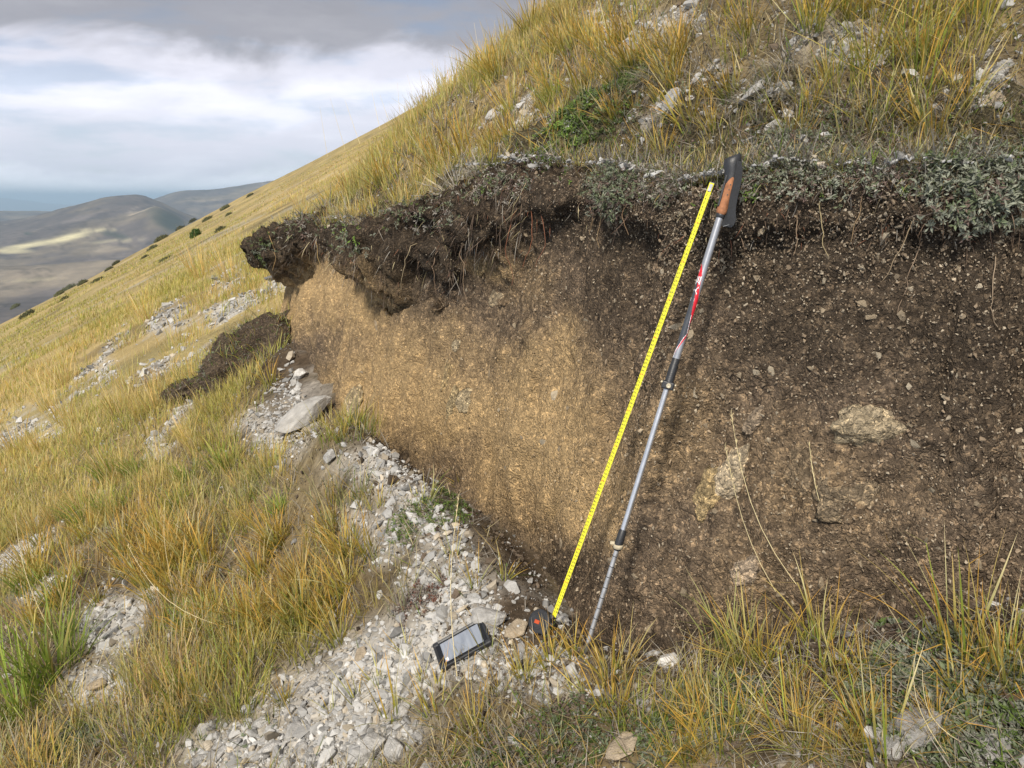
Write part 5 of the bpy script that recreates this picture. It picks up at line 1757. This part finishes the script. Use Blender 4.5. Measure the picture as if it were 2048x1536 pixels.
# ------------------------------------------------------------------ trekking pole
MAT['alu'] = plain_mat('brushed_aluminium', (.62, .62, .64), .34, .85, var=.06)
MAT['alu_old'] = plain_mat('dusty_aluminium', (.46, .46, .47), .5, .75, var=.15)
MAT['black_plastic'] = plain_mat('black_plastic', (.022, .023, .026), .45, var=.25, bump=.15)
MAT['dark_coat'] = plain_mat('charcoal_coating', (.045, .050, .060), .38, var=.1)
MAT['red_coat'] = plain_mat('red_coating', (.55, .016, .028), .35, var=.08)
MAT['white_print'] = plain_mat('white_print', (.80, .80, .80), .5, var=.03)
MAT['silver_coat'] = plain_mat('silver_grey_coating', (.36, .37, .40), .36, .55, var=.06)
MAT['cork'] = plain_mat('cork', (.30, .125, .055), .8, var=.35, vscale=90, bump=.5, bscale=180)
MAT['strap'] = plain_mat('webbing', (.020, .021, .024), .85, var=.3, vscale=200, bump=.5, bscale=500)
MAT['strap_edge'] = plain_mat('strap_stitching', (.20, .21, .22), .8, var=.2)
MAT['brass'] = plain_mat('pale_brass', (.55, .48, .34), .4, .5, var=.2)
MAT['bone'] = plain_mat('dusty_rubber', (.42, .36, .25), .8, var=.25)
MAT['yellow'] = plain_mat('yellow_tape', (.74, .70, .035), .36, var=.05)
MAT['ink'] = plain_mat('black_ink', (.03, .03, .02), .6)
MAT['red_ink'] = plain_mat('red_ink', (.55, .06, .03), .6)
MAT['orange'] = plain_mat('orange_plastic', (.42, .06, .012), .5)
MAT['steel'] = plain_mat('steel', (.5, .5, .5), .35, .9)


def lathe(profile, sides=28, x0=0.0):
    """profile of (z, r)"""
    an = np.arange(sides) / sides * 2 * np.pi
    V = np.concatenate([np.stack([r * np.cos(an), r * np.sin(an), np.full(sides, z)], -1) for z, r in profile])
    m = len(profile)
    i = np.arange(m * sides).reshape(m, sides); j = np.roll(i, -1, 1)
    Q = np.stack([i[:-1], j[:-1], j[1:], i[1:]], -1).reshape(-1, 4)
    return V, Q


def rbox(name, size, mat, parent, loc=(0, 0, 0), rot=(0, 0, 0), bev=.003, seg=3):
    bm = bmesh.new(); bmesh.ops.create_cube(bm, size=1.0)
    for v in bm.verts:
        v.co = Vector((v.co.x * size[0], v.co.y * size[1], v.co.z * size[2]))
    bmesh.ops.bevel(bm, geom=list(bm.edges), offset=bev, segments=seg, affect='EDGES', profile=.5)
    o = bm_obj(name, bm, mat, parent, smooth=False)
    o.location = loc; o.rotation_euler = rot
    return o


GLYPHS = {}


def glyph(ch):
    """flat triangles of one character of the built-in font, height 1"""
    if ch not in GLYPHS:
        cu = bpy.data.curves.new('glyph', 'FONT'); cu.body = ch; cu.size = 1.0; cu.resolution_u = 2; cu.offset = .028
        o = bpy.data.objects.new('glyph', cu); COL.objects.link(o)
        bpy.context.view_layer.update()
        me = o.to_mesh()
        me.calc_loop_triangles()
        v = np.array([q.co[:] for q in me.vertices]); t = np.array([l.vertices[:] for l in me.loop_triangles])
        o.to_mesh_clear()
        bpy.data.objects.remove(o); bpy.data.curves.remove(cu)
        v[:, 0] -= v[:, 0].min(); v[:, 1] -= v[:, 1].min()
        v = v / max(v[:, 1].max(), 1e-6)
        GLYPHS[ch] = (v[:, :2], t)
    return GLYPHS[ch]


def axis_frame(o, foot, top, toward):
    """orient o so local z runs from foot to top and local -y faces the given point"""
    z = (Vector(top) - Vector(foot)).normalized()
    y = Vector(foot) - Vector(toward)
    y = (y - z * y.dot(z)).normalized()
    x = y.cross(z)
    o.matrix_world = Matrix(((x.x, y.x, z.x, foot[0]), (x.y, y.y, z.y, foot[1]), (x.z, y.z, z.z, foot[2]), (0, 0, 0, 1)))


def build_pole():
    foot, kk = cast(1165, 1312)
    foot = foot + np.array([0, 0, -.015])
    top = ray_dir(1478, 312) * 1.885
    L = float(np.linalg.norm(top - foot))
    root = obj('trekking_pole', None, label='silver and red trekking pole leaning against the soil bank', cat='trekking pole')
    axis_frame(root, foot, top, (0, 0, 0))
    z1, z2, z3 = .25 * L, .572 * L, .896 * L          # lower clamp, upper clamp, grip
    # steel tip and lower section with length rings
    v, q = lathe([(0, .0015), (.012, .0035), (.03, .0045), (.032, .0058), (.06, .0060)])
    obj('tip', mesh_from('tip', v, q, smooth=True), MAT['steel'], root)
    prof = [(.05, .0060)]
    v, q = lathe([(.055, .0060), (z1, .0060)])
    low = obj('lower_shaft', mesh_from('lower_shaft', v, q, smooth=True), MAT['alu_old'], root)
    for i in range(9):
        zz = .09 + i * .028
        v, q = lathe([(zz, .00605), (zz + .0004, .0062), (zz + .0016, .0062), (zz + .002, .00605)], 20)
        obj('length_ring', mesh_from('length_ring', v, q, smooth=True), MAT['black_plastic'], low)
    v, q = lathe([(z1 - .01, .0072), (z2, .0072)])
    obj('middle_shaft', mesh_from('middle_shaft', v, q, smooth=True), MAT['alu'], root)
    # lower clamp
    c1 = obj('lower_clamp', mesh_from('lower_clamp', *lathe([(z1 - .022, .0065), (z1 - .020, .0098), (z1 - .006, .0112), (z1 - .002, .0108), (z1 + .030, .0098), (z1 + .034, .0076)]), smooth=True), MAT['black_plastic'], root)
    o = obj('clamp_band', mesh_from('clamp_band', *lathe([(-.0055, .0109), (-.005, .0122), (.005, .0122), (.0055, .0109)]), smooth=True), MAT['bone'], c1)
    o.location = (0, 0, z1 - .010); o.rotation_euler = (RAD(7), RAD(-10), 0)
    rbox('clamp_lever', (.012, .010, .008), MAT['bone'], c1, (-.0155, -.002, z1 - .006), (0, RAD(-14), 0), .002)
    # upper clamp
    c2 = obj('upper_clamp', mesh_from('upper_clamp', *lathe([(z2 - .018, .0075), (z2 - .016, .0120), (z2 - .002, .0128), (z2 + .002, .0112), (z2 + .004, .0106), (z2 + .042, .0106), (z2 + .044, .0098), (z2 + .058, .0096), (z2 + .060, .0088)]), smooth=True), MAT['black_plastic'], root)
    rbox('clamp_block', (.030, .020, .020), MAT['black_plastic'], c2, (0, -.004, z2 - .008), bev=.004)
    for (a, b, cc, rr) in ((.002, -.0165, z2 - .008, .0060),):
        o = obj('screw', mesh_from('screw', *lathe([(-.002, .006), (.0015, .006), (.0022, .005), (.0022, .0022), (.0012, .0020), (.0010, .0001)], 20), smooth=False), MAT['brass'], c2)
        o.location = (a, -.0145, cc); o.rotation_euler = (RAD(90), 0, 0)
    for sx, zz in ((-1, -.004), (1, -.004), (1, -.015)):
        o = obj('screw', mesh_from('screw', *lathe([(0, .003), (.004, .003), (.005, .0022), (.005, .0001)], 14), smooth=False), MAT['brass'], c2)
        o.location = (sx * .0145, -.002, z2 + zz); o.rotation_euler = (0, RAD(90 * sx), 0)
    # printed upper section
    sides, rows = 64, 160
    za, zb_ = z2 + .05, z3 + .01
    R = .0088
    an = np.arange(sides) / sides * 2 * np.pi
    zz = np.linspace(za, zb_, rows)
    V = np.stack([R * np.cos(an)[None] + 0 * zz[:, None], R * np.sin(an)[None] + 0 * zz[:, None], zz[:, None] + 0 * an[None]], -1).reshape(-1, 3)
    i = np.arange(rows * sides).reshape(rows, sides); j = np.roll(i, -1, 1)
    Q = np.stack([i[:-1], j[:-1], j[1:], i[1:]], -1).reshape(-1, 4)
    ctr = V[Q].mean(1)
    xn = np.clip(ctr[:, 0] / R, -1, 1); front = ctr[:, 1] < 0
    # where the print ends on the pole: from the upper clamp to 2/3 of the way up
    qf = (ctr[:, 2] - (z2 + .045)) / (.80 * L - z2 - .045)
    K = [0, .13, .27, .31, .40, .50, .63, .77, .88, .97, 1.0]
    b1 = np.interp(qf, K, [-1.1, -.9, .2, .75, .55, .35, -.05, -.4, -.95, -1.1, -1.1])
    b2 = np.interp(qf, K, [-1.1, -.72, .75, 1.0, .68, .95, 1.05, .35, .02, -.7, -1.1])
    mi = np.where(xn < b1, 1, np.where(xn < b2, 2, np.where((qf > .31) & (qf < .47), 1, 0)))
    mi = np.where((qf > 0) & (qf < 1), mi, 0)
    mi = np.where((mi == 2) & (xn < b1 + .10) & (qf < .5) & (qf > .05), 3, mi)
    me = mesh_from('upper_shaft', V, Q, smooth=True, mat_idx=mi)
    up = obj('upper_shaft', me, None, root)
    for m in ('silver_coat', 'dark_coat', 'red_coat', 'white_print'):
        me.materials.append(MAT[m])
    # fragments of white lettering that run along the shaft
    def wrap(ch, z_at, hgt, phi0, wid):
        g, t = glyph(ch)
        gx = g[:, 0] / max(g[:, 0].max(), 1e-6) * wid
        ph = phi0 + g[:, 1] * hgt / R
        zz = z_at + gx
        rr = R + .0003
        V = np.stack([-rr * np.sin(ph), -rr * np.cos(ph), zz], -1)
        obj('letter', mesh_from('letter', V, tris=t), MAT['white_print'], up)
    base = z2 + .045; span = .80 * L - z2 - .045
    for ch, qq, ph in (('I', .625, .05), ('A', .69, -.10), ('E', .785, -.05), ('I', .905, .15)):
        wrap(ch, base + qq * span, .0115, ph, .008 if ch == 'I' else .021)
    # grip
    v, q = lathe([(z3 - .006, .0096), (z3 - .002, .0125), (z3 + .004, .0135), (z3 + .010, .0128), (z3 + .03, .0122), (z3 + .05, .0132), (z3 + .07, .0125), (z3 + .085, .0118)], 32)
    v[:, 1] *= 1.15
    grip = obj('grip', mesh_from('grip', v, q, smooth=True), MAT['cork'], root)
    for hz in (.040, .052, .064):
        o = obj('grip_hole', mesh_from('grip_hole', *lathe([(0, .0016), (.001, .0016), (.0012, .0001)], 10)), MAT['black_plastic'], grip)
        o.location = (.001, -.0148, z3 + hz); o.rotation_euler = (RAD(90), 0, 0)
    v, q = lathe([(z3 - .014, .0098), (z3 - .013, .0112), (z3 - .004, .0114), (z3 - .002, .0098)], 24)
    obj('grip_collar', mesh_from('grip_collar', v, q, smooth=True), MAT['black_plastic'], root)
    # curved black head that overhangs to the left
    prof = [(z3 + .070, .0130, .0), (z3 + .085, .0140, -.001), (z3 + .098, .0150, -.004), (z3 + .112, .0170, -.009), (z3 + .124, .0165, -.011), (z3 + .132, .0120, -.009), (z3 + .136, .004, -.006)]
    sd = 28; an = np.arange(sd) / sd * 2 * np.pi
    V = np.concatenate([np.stack([r * 1.15 * np.cos(an) + ox, r * np.sin(an), np.full(sd, z_) + .006 * np.cos(an)], -1) for z_, r, ox in prof])
    i = np.arange(len(prof) * sd).reshape(-1, sd); j = np.roll(i, -1, 1)
    Q = np.stack([i[:-1], j[:-1], j[1:], i[1:]], -1).reshape(-1, 4)
    obj('grip_head', mesh_from('grip_head', V, Q, smooth=True), MAT['black_plastic'], root)
    # black rubber side panel on the left of the cork
    rbox('grip_panel', (.006, .016, .075), MAT['black_plastic'], root, (-.0125, -.003, z3 + .048), (0, RAD(-2), 0), .0028)
    # wrist strap: a webbing loop hanging down the right side, twisted at the bottom
    path = [(.004, -.018, z3 + .120), (.010, -.020, z3 + .098), (.014, -.021, z3 + .070), (.016, -.021, z3 + .040), (.020, -.021, z3 + .012), (.026, -.020, z3 - .010), (.025, -.017, z3 - .026)]
    wdt = [.006, .008, .009, .009, .009, .011, .012]
    tw = [.2, .25, .2, .1, -.1, -.35, -.5]
    path2 = [(.025, -.017, z3 - .026), (.019, -.012, z3 - .030), (.020, -.010, z3 - .004), (.019, -.008, z3 + .03), (.015, -.004, z3 + .07), (.006, .0, z3 + .115)]
    wdt2 = [.012, .011, .009, .009, .008, .006]
    tw2 = [-.5, -.2, .3, .4, .3, .2]
    for nm, P_, W_, T_ in (('wrist_strap', path, wdt, tw), ('wrist_strap', path2, wdt2, tw2)):
        D = catmull(np.array([(*p, w, t) for p, w, t in zip(P_, W_, T_)]), 8)
        wv = np.stack([np.cos(D[:, 4]), np.sin(D[:, 4]), np.zeros(len(D))], -1)
        nv = np.stack([-np.sin(D[:, 4]), np.cos(D[:, 4]), np.zeros(len(D))], -1)
        p = D[:, :3]; th = .0009
        V = np.stack([p - wv * D[:, 3:4] - nv * th, p + wv * D[:, 3:4] - nv * th, p + wv * D[:, 3:4] + nv * th, p - wv * D[:, 3:4] + nv * th], 1)
        m = len(D)
        i = np.arange(m * 4).reshape(m, 4); j = np.roll(i, -1, 1)
        Q = np.concatenate([np.stack([i[:-1], j[:-1], j[1:], i[1:]], -1).reshape(-1, 4), [i[0][::-1]], [i[-1]]])
        st = obj(nm, mesh_from(nm, V.reshape(-1, 3), Q, smooth=False), MAT['strap'], root)
    # pale stitched edge at the bottom of the strap
    e = np.array([(.013, -.0175, z3 - .033), (.020, -.0180, z3 - .029), (.028, -.0175, z3 - .024), (.037, -.0165, z3 - .020)])
    obj('strap_hem', tubes('strap_hem', [e], [.0009], [(.2, .2, .2)], 5), MAT['strap_edge'], st)
    return root


build_pole()


# ------------------------------------------------------------------ tape measure
def build_tape():
    p, kk = cast(1086, 1262)
    root = obj('tape_measure', None, label='black tape measure with its yellow blade drawn up the bank', cat='tape measure')
    foot = ray_dir(1108, 1232) * (np.linalg.norm(p) / np.linalg.norm(ray_dir(1086, 1262)) * .995)
    top = ray_dir(1424, 366) * 1.955
    L = float(np.linalg.norm(top - foot))
    blade = obj('tape_blade', None, parent=root)
    axis_frame(blade, foot, top, (0, 0, 0))
    w = .0058; rows = int(L / .01) + 1
    xs = np.linspace(-1, 1, 7)
    zz = np.linspace(-.012, L, rows)
    bow = .0
    V = np.stack([w * xs[None] + 0 * zz[:, None], -.0013 * (xs[None] ** 2) + .006 * np.sin(np.clip(zz[:, None] / L, 0, 1) * np.pi), zz[:, None] + 0 * xs[None]], -1)
    i = np.arange(rows * 7).reshape(rows, 7)
    Q = np.stack([i[:-1, :-1], i[:-1, 1:], i[1:, 1:], i[1:, :-1]], -1).reshape(-1, 4)
    V2 = V.copy(); V2[..., 1] += .0006
    allv = np.concatenate([V.reshape(-1, 3), V2.reshape(-1, 3)]); n0 = rows * 7
    sideq = []
    for c in (0, 6):
        a = i[:, c]
        sideq.append(np.stack([a[:-1], a[1:], a[1:] + n0, a[:-1] + n0], -1))
    obj('yellow_strip', mesh_from('yellow_strip', allv, np.concatenate([Q, Q[:, ::-1] + n0] + sideq), smooth=True), MAT['yellow'], blade)

    def surf(x, z):
        return -.0013 * (x / w) ** 2 + .006 * math.sin(min(max(z / L, 0), 1) * math.pi) - .00035
    VB, TB, VR, TR_ = [], [], [], []
    ob = orr = 0
    n_cm = int(L * 100)
    for c in range(0, n_cm):
        z = L - c * .01
        if c > 0:
            lw = .0058 if c % 10 == 0 else .0036
            q = np.array([(w - lw, surf(w - lw, z), z - .0004), (w - .0004, surf(w, z), z - .0004), (w - .0004, surf(w, z), z + .0004), (w - lw, surf(w - lw, z), z + .0004)])
            VB.append(q); TB.append(np.array([[0, 1, 2], [0, 2, 3]]) + ob); ob += 4
            for mm in (.0025, .005, .0075):
                l2 = .0022 if mm == .005 else .0014
                z2 = z + mm
                q = np.array([(w - l2, surf(w, z2), z2 - .00015), (w - .0004, surf(w, z2), z2 - .00015), (w - .0004, surf(w, z2), z2 + .00015), (w - l2, surf(w, z2), z2 + .00015)])
                VB.append(q); TB.append(np.array([[0, 1, 2], [0, 2, 3]]) + ob); ob += 4
            s = str(c); hh = .0066
            red = c % 10 == 0
            # digits stand across the blade, read from its side
            x0 = -.0032
            zc = z - .0022
            for k, ch in enumerate(s):
                g, t = glyph(ch)
                xx = x0 + (k - len(s) / 2) * .0040 + g[:, 0] * hh * .62 + .0022
                zq = zc + g[:, 1] * hh * .85
                pts = np.stack([xx, [surf(a, b) for a, b in zip(xx, zq)], zq], -1)
                if red:
                    VR.append(pts); TR_.append(t + orr); orr += len(pts)
                else:
                    VB.append(pts); TB.append(t + ob); ob += len(pts)
    obj('scale_print', mesh_from('scale_print', np.concatenate(VB), tris=np.concatenate(TB)), MAT['ink'], blade)
    obj('red_numbers', mesh_from('red_numbers', np.concatenate(VR), tris=np.concatenate(TR_)), MAT['red_ink'], blade)
    rbox('end_hook', (.013, .009, .0012), MAT['steel'], blade, (0, .003, L + .001), bev=.0004, seg=1)
    rbox('hook_plate', (.008, .0008, .018), MAT['steel'], blade, (0, -.0014, L - .012), bev=.0003, seg=1)
    # case: rounded D-shaped body lying on its side edge
    case = obj('case', None, parent=root)
    ax = (Vector(top) - Vector(foot)).normalized()
    cen = Vector(p) + Vector((-.004, 0, .026))
    back = (Vector(cen)).normalized()
    zl = (ax - back * ax.dot(back)).normalized()
    yl = (back * .80 + Vector((.55, 0, .1))).normalized(); yl = (yl - zl * yl.dot(zl)).normalized()
    xl = yl.cross(zl)
    case.matrix_world = Matrix(((xl.x, yl.x, zl.x, cen.x), (xl.y, yl.y, zl.y, cen.y), (xl.z, yl.z, zl.z, cen.z), (0, 0, 0, 1)))

    def d_shape(r, t, bev, nm, mat, par, off=0.0):
        bm = bmesh.new()
        pts = []
        for a in np.linspace(RAD(20), RAD(300), 30):
            pts.append((r * math.cos(a), r * math.sin(a)))
        pts += [(r * .72, -r * .95), (r * 1.02, -r * .75), (r * 1.02, r * .1)]
        f0 = [bm.verts.new((a, -t / 2 + off, b)) for a, b in pts]
        face = bm.faces.new(f0)
        ext = bmesh.ops.extrude_face_region(bm, geom=[face])
        for v in [g for g in ext['geom'] if isinstance(g, bmesh.types.BMVert)]:
            v.co.y += t
        bmesh.ops.recalc_face_normals(bm, faces=bm.faces)
        ed = [e for e in bm.edges if abs(e.verts[0].co.y - e.verts[1].co.y) < 1e-6]
        bmesh.ops.bevel(bm, geom=ed, offset=bev, segments=3, affect='EDGES', profile=.6)
        return bm_obj(nm, bm, mat, par, smooth=True)
    d_shape(.034, .034, .006, 'body_shell', MAT['black_plastic'], case)
    for s in (-1, 1):
        v, q = lathe([(0, .0235), (.0012, .023), (.0016, .019), (.0008, .018), (.0008, .0001)], 28)
        o = obj('side_disc', mesh_from('side_disc', v, q), MAT['black_plastic'], case)
        o.location = (-.004, s * .0172, 0); o.rotation_euler = (RAD(-90 * s), 0, 0)
        rbox('badge', (.016, .0012, .010), MAT['orange'], case, (-.003, s * .0186, -.003), bev=.0004, seg=1)
    rbox('lock_button', (.012, .016, .008), MAT['dark_coat'], case, (.026, 0, .024), (0, RAD(35), 0), .002)
    rbox('mouth_lip', (.016, .024, .010), MAT['black_plastic'], case, (.034, 0, .004), bev=.002)
    rbox('belt_clip', (.014, .003, .04), MAT['steel'], case, (-.006, .0205, .0), bev=.001, seg=2)
    return root


build_tape()


# ------------------------------------------------------------------ phone
def build_phone():
    a, _ = cast(868, 1332); b, _ = cast(982, 1268); c, k = cast(925, 1303)
    x = Vector((b - a)); x.normalize()
    n = Vector(surf_normal(c[0], c[1], .12))
    n = (n + Vector((-.10, -.35, .10))).normalized()
    y = n.cross(x).normalized(); n = x.cross(y).normalized()
    root = obj('rugged_phone', None, label='black rugged phone lying face up on the gravel', cat='phone')
    cen = Vector(c) + Vector((0, 0, .022))
    root.matrix_world = Matrix(((x.x, y.x, n.x, cen.x), (x.y, y.y, n.y, cen.y), (x.z, y.z, n.z, cen.z), (0, 0, 0, 1)))
    W, H, T = .158, .086, .018
    bm = bmesh.new(); bmesh.ops.create_cube(bm, size=1.0)
    for v in bm.verts:
        v.co = Vector((v.co.x * W, v.co.y * H, v.co.z * T))
    ve = [e for e in bm.edges if abs(e.verts[0].co.z - e.verts[1].co.z) > .001]
    bmesh.ops.bevel(bm, geom=ve, offset=.014, segments=5, affect='EDGES', profile=.5)
    he = [e for e in bm.edges if abs(e.verts[0].co.z - e.verts[1].co.z) < 1e-6 and len(e.link_faces) == 2 and e.calc_face_angle(0) > .8]
    bmesh.ops.bevel(bm, geom=he, offset=.0035, segments=3, affect='EDGES', profile=.5)
    top = max(bm.faces, key=lambda f: f.calc_center_median().z)
    r = bmesh.ops.inset_individual(bm, faces=[top], thickness=.0045)
    for v in top.verts:
        v.co.z -= .0022
    bm_obj('case', bm, MAT['black_plastic'], root)
    zt = T / 2 - .0020
    mg = plain_mat('phone_glass', (.012, .013, .015), .12, var=.1)
    rbox('glass', (W - .016, H - .016, .0012), mg, root, (0, 0, zt), bev=.0004, seg=1)
    ms, t, out = new_mat('phone_screen')
    L = t.links.new
    tc = N(t, 'ShaderNodeTexCoord')
    wv = N(t, 'ShaderNodeTexNoise', i_Scale=60.0, i_Detail=3.0)
    mp = N(t, 'ShaderNodeMapping'); mp.inputs['Scale'].default_value = (1.5, .12, 1)
    L(tc.outputs['Object'], mp.inputs[0]); L(mp.outputs[0], wv.inputs['Vector'])
    rp = ramp(t, [(.35, (.20, .225, .27)), (.65, (.26, .285, .33))], 'LINEAR'); L(wv.outputs['Fac'], rp.inputs[0])  # grey-blue of the reflected sky put into the base colour
    p = N(t, 'ShaderNodeBsdfPrincipled', i_Roughness=.22); L(rp.outputs[0], p.inputs['Base Color'])
    L(p.outputs[0], out.inputs[0])
    scr = rbox('screen', (W - .040, H - .026, .0008), ms, root, (.001, 0, zt + .0007), bev=.0002, seg=1)
    rbox('screen_icon', (.008, .010, .0004), MAT['white_print'], scr, (-W / 2 + .0265, -H / 2 + .020, .0007), bev=.0001, seg=1)
    rbox('screen_mark', (.004, .004, .0003), plain_mat('pink_print', (.75, .35, .38), .5), scr, (-W / 2 + .0245, -H / 2 + .017, .0011), bev=.0001, seg=1)
    for sx in (-1, 1):
        for sy in (-1, 1):
            rbox('corner_bumper', (.020, .016, T + .003), MAT['black_plastic'], root, (sx * (W / 2 - .009), sy * (H / 2 - .007), -.0012), bev=.005)
    for q in (-.03, .0, .03):
        rbox('side_button', (.016, .003, .006), MAT['dark_coat'], root, (q, -H / 2 - .0008, .0), bev=.0012, seg=2)
    return root


build_phone()
